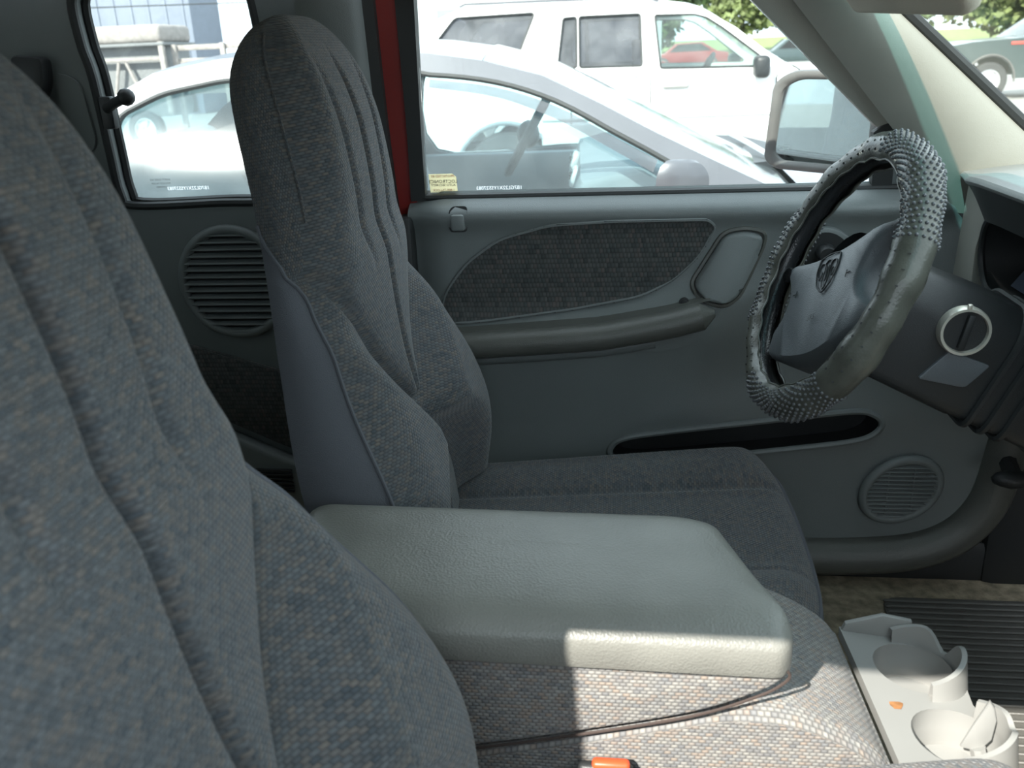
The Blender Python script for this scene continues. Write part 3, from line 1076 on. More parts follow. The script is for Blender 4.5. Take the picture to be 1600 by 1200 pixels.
GRP = 'front bucket seats'
make_seat('grey-blue woven bucket seat with high headrest behind the steering wheel', 0.365, -0.270, 0.762, R(9.2), (-0.27, 0.245), 0.775, GRP)
make_seat('blurred grey-blue bucket seat filling the left foreground', -0.372, -0.163, 0.772, R(15.2), (-0.20, 0.36), 0.838, GRP, 0.248, 0.075, 0.034)

# ------------------------------------------------------------------ centre armrest and cushion
arm = thing('center_console', 'folded-down centre console with a padded pale grey lid between the seats', 'console', (-0.1, -0.01, 0.80))
LID = round_poly([(-0.345, -0.115), (0.128, -0.115), (0.139, -0.098), (0.118, -0.03), (0.088, 0.082), (0.055, 0.097), (-0.345, 0.097)], 0.022, 5)
lc = sum((V(p) for p in LID), V((0, 0)))/len(LID)
lm = M()
n = len(LID)
lev = [(0.905, 1.0, 0.985), (0.910, 1.0, 1.0), (0.921, 1.0, 1.01), (0.931, 1.0, 1.005), (0.9355, 0.997, 0.985), (0.9385, 0.994, 0.955), (0.943, 0.985, 0.91), (0.9475, 0.97, 0.86), (0.9505, 0.95, 0.79), (0.953, 0.9, 0.66), (0.9545, 0.7, 0.4), (0.955, 0.3, 0.15)]
for (z, sx, sy) in lev:
    for p in LID:
        q = V(p)-lc
        dz = -0.012*sm(-0.2, 0.14, p[0])*0.5
        lm.v.append(V((lc.x+q.x*sx, lc.y+q.y*sy, z+dz)))
for k in range(len(lev)-1):
    for i in range(n):
        lm.f.append((k*n+i, k*n+(i+1) % n, (k+1)*n+(i+1) % n, (k+1)*n+i))
lm.f.append(tuple((len(lev)-1)*n+i for i in range(n)))
lm.f.append(tuple(range(n-1, -1, -1)))
lid = lm.build('lid', 'lid', arm, sharp=50)
BODY = [(-0.345, 0.912), (0.128, 0.908), (0.135, 0.897), (0.124, 0.884), (0.106, 0.873), (0.075, 0.858), (0.038, 0.845), (-0.03, 0.827), (-0.117, 0.806), (-0.22, 0.785), (-0.345, 0.765)]
BL = [(p[0], p[1]) for p in smooth_loop(BODY[1:], 5, closed=False)]
full = [BODY[0]]+BL
bmh = M()
outl = [V((p[0], -0.106, p[1])) for p in full]
bmh.prism(outl, (0, 0.198, 0), bev=0.006, seg=3)
for q in bmh.v:
    q.x -= 0.30*(q.y+0.106)*sm(-0.1, 0.13, q.x)
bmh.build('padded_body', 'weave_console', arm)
M().tube([V((p[0], -0.1064, p[1]-0.001)) for p in BL], 0.0014, 6).build('welt', 'welt', arm)
M().box((-0.365, -0.01, 0.905), (0.05, 0.17, 0.05), bev=0.012).build('hinge_cover', 'plain', arm)

cc = thing('center_cushion', 'woven centre seat cushion under the armrest, lit by the sun', 'cushion', (0.0, 0.0, 0.62))
prof = smooth_loop([(-0.345, 0.758), (-0.22, 0.778), (-0.117, 0.799), (-0.03, 0.820), (0.038, 0.838), (0.075, 0.848), (0.11, 0.851), (0.15, 0.846), (0.19, 0.828), (0.215, 0.811), (0.228, 0.796), (0.234, 0.78), (0.231, 0.70)], 5, closed=False)
ccm = M()
def cc_pt(u, v):
    i = v*(len(prof)-1)
    k = min(int(i), len(prof)-2)
    p = prof[k].lerp(prof[k+1], i-k)
    y = lerp(-0.101, 0.118, u)
    e = abs(2*u-1)
    return V((p[0]-0.010*u*sm(0.0, 0.2, p[0]), y, p[1]-0.010*max(0, (e-0.85)/0.15)**2))
cum = [0.0]
for p, q in zip(prof, prof[1:]):
    cum.append(cum[-1]+(q-p).length)
def cc_len(v):
    i = v*(len(prof)-1)
    k = min(int(i), len(prof)-2)
    return lerp(cum[k], cum[k+1], i-k)
ccm.grid(cc_pt, 30, 60, lambda u, v: (cc_len(v), lerp(-0.101, 0.118, u)))
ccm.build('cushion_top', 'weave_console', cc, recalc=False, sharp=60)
for yy in (-0.101, 0.118):
    uu = 0 if yy < 0 else 1
    m = M()
    m.grid(lambda u, v: (lambda p: V((p.x, p.y, lerp(p.z, 0.62, v))))(cc_pt(uu, u)), 50, 4)
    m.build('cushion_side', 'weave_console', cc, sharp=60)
M().box((-0.03, 0.008, 0.60), (0.40, 0.19, 0.18), bev=0.01).build('cushion_base', 'dark', cc)

# ------------------------------------------------------------------ cup holder tray
tray = thing('cup_holder_tray', 'pale plastic tray with two cup holders at the front of the centre cushion', 'cup holder', (0.29, 0.01, 0.74))
def tz(x):
    return 0.797-0.12*(x-0.23)
C1, C2 = V((0.289, 0.052)), V((0.300, -0.046))
CR = 0.0385
def circ(c, r, n=32):
    return [(c[0]+r*math.cos(2*math.pi*k/n), c[1]+r*math.sin(2*math.pi*k/n)) for k in range(n)]
pl = [(0.2275, 0.108), (0.2325, 0.02), (0.238, -0.088), (0.262, -0.098), (0.30, -0.098)]
pl += [(C2.x+0.052*math.cos(a), C2.y+0.052*math.sin(a)) for a in [R(-75+15*k) for k in range(9)]]
pl += [(0.333, 0.006)]
pl += [(C1.x+0.052*math.cos(a), C1.y+0.052*math.sin(a)) for a in [R(-28+14*k) for k in range(8)]]
pl += [(0.30, 0.105), (0.26, 0.112)]
M().plate(pl, [circ(C1, CR), circ(C2, CR)], lambda x, y: V((x, y, tz(x))), (0, 0, -0.012)).build('tray_plate', 'white_plastic', tray)
for c in (C1, C2):
    z0 = tz(c.x)
    cupm = M().lathe([(CR, 0.0), (CR*0.97, -0.020), (CR*0.93, -0.024), (CR*0.93, -0.040), (0.0, -0.041)], (c.x, c.y, z0), (0, 0, 1), 32, ref=(1, 0, 0))
    cupm.build('cup_well', 'white_plastic', tray)
    # raised outer wall around the front of each cup, with a grip gap
    m = M()
    N = 30
    vs, fs = [], []
    for k in range(N+1):
        a = R(-85+190*k/N) if c is C1 else R(-100+150*k/N)
        h = 0.016+0.012*math.sin(math.pi*k/N)
        gap = 1-math.exp(-((k/N-0.62)/0.09)**2)*(0.95 if c is C1 else 0.3)
        h = max(0.002, h*gap)
        for (rr, hh) in ((CR+0.002, -0.004), (CR+0.004, h), (CR+0.009, h), (CR+0.014, -0.010)):
            vs.append(V((c.x+rr*math.cos(a), c.y+rr*math.sin(a), z0+hh)))
    for k in range(N):
        for i in range(3):
            q = k*4+i
            fs.append((q, q+1, q+5, q+4))
    m.add(vs, fs)
    m.build('cup_wall', 'white_plastic', tray, sharp=50)
M().prism([V((0.228, 0.108, 0.795)), V((0.305, 0.108, 0.787)), V((0.30, 0.108, 0.812)), V((0.27, 0.108, 0.818)), V((0.232, 0.108, 0.806))], (0, -0.007, 0), bev=0.002).build('rear_wall', 'white_plastic', tray)
tabm = M().prism([V((0.293, -0.074, 0.803)), V((0.302, -0.071, 0.823)), V((0.315, -0.066, 0.847)), V((0.320, -0.066, 0.840)), V((0.323, -0.067, 0.828)), V((0.320, -0.071, 0.810)), V((0.309, -0.074, 0.799))], (0.001, 0.004, 0.001), bev=0.0012)
tabm.tube([(0.308, -0.073, 0.803), (0.312, -0.078, 0.786)], 0.007, 8)
tabm.build('spring_tab', 'white_plastic', tray)
st = M()
st.add([V((0.256+0.006*math.cos(a)*(1+0.3*math.sin(3*a)), -0.012+0.007*math.sin(a)*(1+0.25*math.cos(2*a)), tz(0.256)+0.0007)) for a in [2*math.pi*k/14 for k in range(14)]], [tuple(range(14))])
st.build('stain', 'stain', tray)

# ------------------------------------------------------------------ buckle
bk = thing('belt_buckle', 'seat belt buckle with an orange-red button at the bottom edge of the picture', 'buckle', (-0.02, -0.118, 0.74))
M().box((-0.02, -0.1155, 0.765), (0.05, 0.013, 0.07), bev=0.006, seg=3).build('buckle_body', 'dark', bk)
M().box((-0.015, -0.1155, 0.798), (0.034, 0.011, 0.012), bev=0.004, seg=3).build('release_button', 'buckle_red', bk)

# ------------------------------------------------------------------ floor mat
fm = thing('floor_mat', 'dark ribbed rubber mat on the driver footwell floor', 'floor mat', (0.60, 0.40, 0.506))
FM = round_poly([(0.40, 0.12), (0.86, 0.12), (0.86, 0.60), (0.42, 0.60)], 0.03, 4)
M().prism([V((p[0], p[1], 0.508)) for p in FM], (0, 0, 0.008), bev=0.003).build('mat_sheet', 'mat', fm)
for i in range(30):
    y = 0.135+0.0155*i
    M().box((0.63, y, 0.5175), (0.42, 0.006, 0.005), bev=0.0015, seg=1).build('mat_rib', 'mat', fm)

# ------------------------------------------------------------------ steering wheel
WC = V((0.2446, 0.36, 1.1243))
th, ph = 0.4219, 0.1322
WN = V((-math.cos(th)*math.cos(ph), -math.cos(th)*math.sin(ph), math.sin(th)))      # towards the driver
WX = V((0, 0, 1)).cross(WN).normalized()                                            # across the wheel
WY = WN.cross(WX)                                                                   # up the wheel
if WX.y < 0:
    WX = -WX                     # +WX = driver's left (door side)
def wp(a, b, h=0.0):
    return WC+WX*a+WY*b+WN*h
WR = 0.163
whl = thing('steering_wheel', 'black steering wheel in a worn laced grey cover', 'steering wheel', WC+V((0, 0, -0.18)))
def rim_pt(t, r=WR, h=0.0):
    return wp(r*math.sin(t), r*math.cos(t), h)
M().tube([rim_pt(2*math.pi*k/72) for k in range(72)], 0.0165, 14, closed=True, up=WN).build('rim', 'leather', whl)
# cover: an outer C section around the rim, with the laced edge on the inside
def cover_section(t, a, grow=0.0):
    """a = angle round the tube, 0 = radially outward, +90 = towards the driver"""
    lump = 0.0012*math.sin(t*9)+0.0008*math.sin(t*23+1)
    r = 0.0212+lump+grow
    rad = WR+r*math.cos(a)
    return wp(rad*math.sin(t), rad*math.cos(t), r*math.sin(a))
cv = M()
NT, NA = 150, 22
for i in range(NT):
    for k in range(NA+1):
        cv.v.append(cover_section(2*math.pi*i/NT, lerp(R(-145), R(140+4*math.sin(i*0.9)), k/NA)))
for i in range(NT):
    for k in range(NA):
        a = i*(NA+1)+k
        b = ((i+1) % NT)*(NA+1)+k
        cv.f.append((a, a+1, b+1, b))
cover = cv.build('rim_cover', 'wheelcover', whl, sharp=70)
for ang in (R(140), R(-145)):
    M().tube([cover_section(2*math.pi*k/120, ang+0.06*math.sin(k*1.3), 0.0004) for k in range(120)], 0.0014, 6, closed=True).build('cover_hem', 'wheelcover', cover)
# nubbed grip patches (many tiny nubs) and punched holes
nb_ = M()
def bump_at(m, t, a, r):
    p = cover_section(t, a)
    q = cover_section(t, a, 0.002)
    nrm = (q-p).normalized()
    m.lathe([(r, -0.0005), (r*0.9, r*0.55), (r*0.5, r*0.95), (0.0, r*1.1)], p, nrm, 7)
for c_t in (R(-48), R(48+180), R(40+90), R(-50+180)):
    pass
for (t0, t1) in ((R(-62), R(2)), (R(72), R(128)), (R(168), R(236))):
    step = 0.0072/WR
    t = t0
    row = 0
    while t < t1:
        for k in range(13):
            a = R(-112+18*k+(9 if row % 2 else 0))
            bump_at(nb_, t, a, 0.0022)
        t += step
        row += 1
o = nb_.build('grip_nubs', 'nub', cover, sharp=80, recalc=False)
o['kind'] = 'stuff'
hl = M()
for i in range(64):
    t = 2*math.pi*i/64
    if any(a0 < ((t+math.pi) % (2*math.pi))-math.pi < a1 or a0 < t < a1 for a0, a1 in ((R(-64), R(4)), (R(70), R(130)), (R(166), R(238)))):
        continue
    for a in (R(35), R(80), R(110)):
        p = cover_section(t+0.02*math.sin(a*7), a, 0.0003)
        q = cover_section(t, a, 0.003)
        hl.lathe([(0.0017, 0.0), (0.0, 0.0001)], p, (q-p), 7)
o = hl.build('cover_holes', 'hole', cover, recalc=False)
o['kind'] = 'stuff'
# centre pad with four spokes; the wheel is turned a little to the left
TURN = R(29)
def wq(x, y, h=0.0):
    """x to the driver's right, y up, in the turned wheel"""
    a = x*math.cos(TURN)-y*math.sin(TURN)
    b = x*math.sin(TURN)+y*math.cos(TURN)
    return wp(-a, b, h)
PADH = 0.012
half = [(0.0, 0.030), (0.05, 0.033), (0.10, 0.042), (0.118, 0.046), (0.127, 0.042), (0.127, 0.031), (0.114, 0.021), (0.098, 0.010), (0.085, -0.010), (0.084, -0.030), (0.094, -0.047), (0.108, -0.056), (0.119, -0.065), (0.118, -0.081), (0.104, -0.091), (0.085, -0.097), (0.05, -0.108), (0.0, -0.112)]
PADP = half+[(-x, y) for x, y in half[-2:0:-1]]
PAD = smooth_loop(PADP, 3)
pm = M()
n = len(PAD)
pcy = -0.030
levs = [(0.0, -0.030), (0.0, -0.002), (0.0018, 0.004), (0.0045, PADH-0.0025), (0.0085, PADH)]
def drop(p):
    return -0.013*sm(0.090, 0.128, abs(p[0]))-0.014*sm(-0.098, -0.114, p[1])
nrm2 = []
for i in range(n):
    tg = (PAD[(i+1) % n]-PAD[i-1]).normalized()
    nrm2.append(V((tg.y, -tg.x)))
if (PAD[0]+nrm2[0]*0.01).y > PAD[0].y:
    nrm2 = [-q for q in nrm2]
for (ins_, h) in levs:
    for p, q in zip(PAD, nrm2):
        e = p+q*ins_
        pm.v.append(wq(e.x, e.y, (h if h > -0.01 else lerp(h, -0.008, sm(0.085, 0.118, abs(e.x))))+drop(e)))
for a in range(len(levs)-1):
    for i in range(n):
        pm.f.append((a*n+i, a*n+(i+1) % n, (a+1)*n+(i+1) % n, (a+1)*n+i))
inner = [p+q*levs[-1][0] for p, q in zip(PAD, nrm2)]
bmp_ = bmesh.new()
bv = [bmp_.verts.new((p.x, p.y, 0)) for p in inner]
be = [bmp_.edges.new((bv[i], bv[(i+1) % n])) for i in range(n)]
bmesh.ops.triangle_fill(bmp_, edges=be, use_beauty=True)
bmp_.verts.index_update()
for fc in bmp_.faces:
    pm.f.append(tuple((len(levs)-1)*n+q.index for q in fc.verts))
bmp_.free()
hub = pm.build('horn_pad', 'hub', whl, sharp=45)
for (x0, y0, x1, y1, wd) in ((0.104, 0.033, 0.148, 0.043, 0.013), (-0.104, 0.033, -0.148, 0.043, 0.013), (0.098, -0.070, 0.130, -0.080, 0.013), (-0.098, -0.070, -0.130, -0.080, 0.013)):
    M().tube([wq(x0, y0, -0.006), wq(lerp(x0, x1, .5), lerp(y0, y1, .5), -0.008), wq(x1, y1, -0.003)], lambda t, w_=wd: w_*(1-0.30*math.sin(math.pi*t)), 12, sx=0.6, up=WY).build('spoke', 'leather', whl)
# lower dark cup between pad and column
M().lathe([(0.075, -0.012), (0.072, -0.05), (0.055, -0.075)], WC+WY*-0.012, WN, 28).build('hub_back', 'dark', whl)
# badge: shield with a horned head, raised line work
def padp(a, b, dh=0.0):
    return wq(a, b, PADH+0.0002+dh)
BX, BY, BS = 0.008, 0.0, 0.9
shield = [(-0.026, 0.024), (0.0, 0.0275), (0.026, 0.024), (0.027, 0.004), (0.018, -0.018), (0.0, -0.031), (-0.018, -0.018), (-0.027, 0.004)]
sl_ = round_poly(shield, 0.006, 4)
M().tube([padp(BX+p[0]*BS, BY+p[1]*BS, 0.0006) for p in sl_], 0.0010, 6, closed=True).build('badge_outline', 'dark', hub)
lines = [[(-0.004, -0.022), (-0.0075, -0.010), (-0.006, 0.004), (-0.009, 0.014), (-0.018, 0.015), (-0.0225, 0.006), (-0.020, -0.005), (-0.0135, -0.007), (-0.012, 0.0), (-0.0155, 0.004)],
         [(0.004, -0.022), (0.0075, -0.010), (0.006, 0.004), (0.009, 0.014), (0.018, 0.015), (0.0225, 0.006), (0.020, -0.005), (0.0135, -0.007), (0.012, 0.0), (0.0155, 0.004)],
         [(-0.009, 0.014), (-0.003, 0.018), (0.003, 0.018), (0.009, 0.014)], [(-0.004, -0.022), (0.0, -0.025), (0.004, -0.022)], [(-0.003, 0.010), (0.0, -0.012), (0.003, 0.010)]]
for ln in lines:
    M().tube([padp(BX+p[0]*BS, BY+p[1]*BS, 0.0005) for p in smooth_loop(ln, 4, closed=False)], 0.0009, 6).build('badge_line', 'dark', hub)
text_mesh('SRS', 0.011, lambda a, b: padp(a, b-0.058, 0.0008), 'airbag_mark', 'dark', hub)
for sx_ in (-1, 1):
    M().tube([padp(sx_*0.066, -0.014, 0.001), padp(sx_*0.058, -0.014, 0.001), padp(sx_*0.058, -0.010, 0.001), padp(sx_*0.058, -0.019, 0.001)], 0.0007, 5).build('horn_mark', 'dark', hub)

# ------------------------------------------------------------------ steering column
colm = thing('steering_column', 'dark steering column shroud with a round ignition switch', 'steering column', (0.40, 0.36, 0.98))
CD = -WN                                     # down the column
CA = V((CD.x, 0, CD.z)).normalized()
CU = V((-CA.z, 0, CA.x)).normalized()
if CU.z < 0:
    CU = -CU
c0 = WC+CD*0.075
def col_pt(l, a, b):
    return V((WC.x, 0.362, WC.z))+CA*l+V((0, a, 0))+CU*b
sec = round_poly([(-0.073, -0.085), (0.073, -0.085), (0.073, 0.030), (0.048, 0.060), (-0.048, 0.060), (-0.073, 0.030)], 0.016, 4)
m = M()
n = len(sec)
for (l, k) in ((0.062, 0.84), (0.066, 0.92), (0.075, 0.95), (0.18, 1.0), (0.186, 0.985), (0.30, 1.02)):
    for p in sec:
        m.v.append(col_pt(l, p[0]*k, p[1]*k-0.002))
for k in range(5):
    for i in range(n):
        m.f.append((k*n+i, k*n+(i+1) % n, (k+1)*n+(i+1) % n, (k+1)*n+i))
m.f.append(tuple(range(n)))
m.f.append(tuple(5*n+i for i in range(n)))
m.build('shroud', 'dark', colm, sharp=40)
IG = V((0.378, 0.2865, 1.079))
M().lathe([(0.0235, 0.004), (0.0245, 0.0085), (0.0275, 0.0085), (0.029, 0.004), (0.029, -0.004)], IG, (0, -1, 0), 40).build('ignition_ring', 'chrome', colm)
M().box(IG+V((0.001, -0.007, 0.0300)), (0.005, 0.005, 0.006), bev=0.001).build('ring_tab', 'chrome', colm)
M().lathe([(0.0, 0.003), (0.0235, 0.003), (0.0235, -0.004)], IG, (0, -1, 0), 32).build('ignition_face', 'dark', colm)
M().box(IG+V((0.001, -0.006, 0.0)), (0.008, 0.008, 0.041), Matrix.Rotation(R(12), 3, 'Y'), bev=0.002).build('ignition_key_bar', 'darker', colm)
cvp = round_poly([(-0.054, -0.082), (0.006, -0.098), (0.034, -0.060), (-0.018, -0.034)], 0.006, 3)
M().prism([V((IG.x+p[0]*0.9+0.005, 0.2868, IG.z+p[1]*0.72)) for p in cvp], (0, 0.01, 0), bev=0.001).build('cover_plate', 'hub', colm)
for k in range(3):
    l = 0.205+0.022*k
    M().tube([col_pt(l, p[0]*1.03, p[1]*1.03-0.002) for p in sec], 0.0045, 6, closed=True).build('boot_rib', 'dark', colm)
# stalk
M().tube([col_pt(0.10, 0.07, 0.01), col_pt(0.085, 0.12, 0.02), col_pt(0.075, 0.165, 0.025)], 0.006, 8).build('turn_stalk', 'dark', colm)

# ------------------------------------------------------------------ dashboard
dash = thing('dashboard', 'grey dashboard with a hooded dark instrument cluster', 'dashboard', (0.6, 0.0, 0.9))
def dtop(u, v):
    y = lerp(-0.655, 0.655, u)
    e = abs(2*u-1)
    xf = 0.462+0.02*e**8+0.02*(1-e**2)-0.035*sm(0.52, 0.62, u)*sm(0.99, 0.86, u)
    x = lerp(xf, 0.71, v)
    z = 1.208+0.012*math.sin(math.pi*min(1, v*1.2))-0.055*sm(0.4, 1, v)+0.016*sm(0.55, 0.68, u)*sm(0.98, 0.85, u)*(1-v)
    return V((x, y, z))
m = M()
m.grid(dtop, 60, 14)
m.build('dash_pad', 'dash', dash, recalc=False)
m = M()
m.grid(lambda u, v: dtop(u, 0)+V((0.0-0.005*math.sin(math.pi*v), 0, -0.011*v)), 60, 6)
m.build('dash_lip', 'dash', dash)
# under-lip face, set back
m = M()
m.grid(lambda u, v: dtop(u, 0)+V((lerp(0.004, 0.028, v), 0, lerp(-0.011, -0.06, v))), 60, 4)
m.build('dash_brow', 'dark', dash)
# binnacle: dark box open towards the driver with a rounded left end
BZ = round_poly([(0.205, 1.060), (0.545, 1.060), (0.568, 1.10), (0.555, 1.150), (0.515, 1.172), (0.205, 1.172)], 0.03, 5)
m = M()
n = len(BZ)
for (x, k) in ((0.482, 1.0), (0.50, 0.985), (0.60, 0.93)):
    for p in BZ:
        m.v.append(V((x+0.10*(1.172-p[1]), lerp(0.38, p[0], k), lerp(1.11, p[1], k))))
for k in range(2):
    for i in range(n):
        m.f.append((k*n+i, k*n+(i+1) % n, (k+1)*n+(i+1) % n, (k+1)*n+i))
m.f.append(tuple(2*n+i for i in range(n)))
m.build('cluster_hood', 'darker', dash)
M().tube([V((0.482+0.10*(1.172-p[1]), p[0], p[1])) for p in BZ], 0.005, 8, closed=True).build('cluster_bezel', 'dark', dash)
M().prism([V((0.52, 0.23, 1.068)), V((0.52, 0.53, 1.068)), V((0.575, 0.53, 1.150)), V((0.575, 0.23, 1.150))], (0.004, 0, 0)).build('cluster_lens', 'lens', dash)
M().prism([V((0.484, 0.575, 1.05)), V((0.484, 0.655, 1.05)), V((0.490, 0.655, 1.19)), V((0.490, 0.54, 1.19)), V((0.488, 0.565, 1.165)), V((0.485, 0.580, 1.11))], (0.02, 0, 0), bev=0.003).build('end_panel', 'pillar', dash)
# panel right of the cluster and lower dash
M().box((0.535, -0.24, 1.06), (0.06, 0.86, 0.26), bev=0.012).build('center_face', 'dark', dash)
M().prism([V((0.49, -0.65, 1.055)), V((0.70, -0.65, 1.055)), V((0.70, -0.65, 0.80)), V((0.60, -0.65, 0.79)), V((0.545, -0.65, 0.86))], (0, 1.30, 0), bev=0.012, seg=3).build('lower_dash', 'trim', dash)
M().tube([(0.487, 0.22, 1.052), (0.487, 0.62, 1.052)], 0.007, 8).build('lower_dash_edge', 'trim', dash)
M().tube([(0.478, 0.20, 1.06), (0.476, 0.197, 1.12), (0.480, 0.20, 1.16)], 0.010, 8).build('bezel_side', 'dark', dash)

# ------------------------------------------------------------------ sun visor
vis = thing('sun_visor', 'beige cloth sun visor hanging at the top of the windshield', 'sun visor', (0.25, 0.27, 1.42))
vo = round_poly([(0.060, 0.0), (0.475, 0.0), (0.50, 0.03), (0.505, 0.13), (0.055, 0.13)], 0.03, 5)
va = V((0.268, 0, 1.417))
vd = V((-0.48, 0, 0.88)).normalized()
vn = V((0.88, 0, 0.48))
M().prism([va+V((0, p[0], 0))+vd*p[1]+V((0, 0, -0.012*math.sin(p[0]*8))) for p in vo], vn*0.018, bev=0.007, seg=3).build('visor_pad', 'headliner', vis)
M().tube([va+vd*0.125+V((0, 0.05, 0)), va+vd*0.13+V((0, 0.52, 0)), va+vd*0.15+V((0, 0.54, 0))], 0.005, 8).build('visor_rod', 'dark', vis)

# ------------------------------------------------------------------ outside mirror
mir = thing('side_mirror', 'weathered grey side mirror outside the driver window', 'mirror', (0.36, 0.90, 1.17))
MN = V((-0.60, -0.80, 0.03)).normalized()
MX = V((0, 0, 1)).cross(MN).normalized()     # horizontal
if MX.x < 0:
    MX = -MX
MY = MN.cross(MX)
if MY.z < 0:
    MY = -MY
MC = V((0.322, 0.93, 1.262))
def mp_(a, b, h=0.0):
    return MC+MX*a+MY*b+MN*h
MO = round_poly([(-0.098, -0.070), (-0.075, -0.085), (0.075, -0.090), (0.115, -0.080), (0.115, 0.055), (0.06, 0.085), (-0.05, 0.087), (-0.088, 0.068)], 0.035, 5)
m = M()
n = len(MO)
mcn = V((0.01, 0.0))
for (k, h) in ((0.80, -0.004), (0.82, 0.004), (0.90, 0.008), (0.97, 0.006), (1.0, -0.004), (1.0, -0.03), (0.90, -0.065), (0.68, -0.090), (0.3, -0.10)):
    for p in MO:
        q = mcn+(V(p)-mcn)*k
        m.v.append(mp_(q.x, q.y, h))
for k in range(8):
    for i in range(n):
        m.f.append((k*n+i, k*n+(i+1) % n, (k+1)*n+(i+1) % n, (k+1)*n+i))
m.f.append(tuple(8*n+i for i in range(n)))
m.build('mirror_housing', 'housing', mir, sharp=50)
M().add([mp_(*(mcn+(V(p)-mcn)*0.81), -0.001) for p in MO], [tuple(range(n))]).build('mirror_glass', 'mirror', mir)
M().prism([mp_(0.10, -0.075, -0.02), mp_(0.10, 0.02, -0.02), V((0.47, 0.74, 1.22)), V((0.50, 0.74, 1.165))], MN*-0.03, bev=0.004).build('mirror_arm', 'rubber', mir)

# ------------------------------------------------------------------ sticker on the door glass
stk = thing('window_sticker', 'tan alarm warning sticker in the corner of the driver window', 'sticker', (-0.306, 0.73, 1.184))
def skp(a, b, dy=0.0045):
    x, z = -0.309-a, 1.1985+b
    return V((x, glass_y(z)+dy, z))
so_ = [(-0.023, -0.0155), (0.023, -0.0155), (0.023, 0.0155), (-0.017, 0.0155), (-0.023, 0.010)]
M().add([skp(a, b, 0.0042) for a, b in so_]+[skp(a, b, 0.0047) for a, b in so_], [(0, 1, 2, 3, 4), (9, 8, 7, 6, 5)]+[(i, (i+1) % 5, 5+(i+1) % 5, 5+i) for i in range(5)]).build('sticker_sheet', 'sticker', stk)
for (s, sz, b, mt) in (('PROTECTED BY', 0.0056, 0.0115, 'ink_red'), ('LOCTRONICS', 0.0078, 0.0025, 'ink'), ('AUTO SECURITY', 0.0055, -0.0035, 'ink'), ('1-800-74-LOCK', 0.0056, -0.0118, 'ink_red')):
    for dy, nm in ((0.0040, 'print'), (0.0049, 'print')):
        text_mesh(s, sz, lambda p, q, b=b, dy=dy: skp(p, q+b, dy), nm, mt, stk)

# ================================================================== OUTSIDE: vehicles
def wheel(parent, c, r, wd, side, big=True):
    ax = V((0, side, 0))
    m = M().lathe([(r*0.62, -wd*0.5), (r*0.93, -wd*0.5), (r, -wd*0.32), (r, wd*0.32), (r*0.93, wd*0.5), (r*0.64, wd*0.5), (r*0.60, wd*0.30)], c, ax, 36)
    t = m.build('tire', 'tire', parent)
    M().lathe([(r*0.62, wd*0.40), (r*0.56, wd*0.42), (r*0.52, wd*0.20), (r*0.20, wd*0.26), (0, wd*0.30)], c, ax, 30).build('rim', 'alloy', t)
    for k in range(5):
        a = 2*math.pi*k/5
        p = V(c)+V((math.cos(a), 0, math.sin(a)))*(r*0.34)+ax*(wd*0.30)
        M().box(p, (r*0.40, wd*0.12, r*0.14), Matrix.Rotation(-a, 3, 'Y'), bev=0.004, seg=1).build('rim_spoke', 'alloy', t)

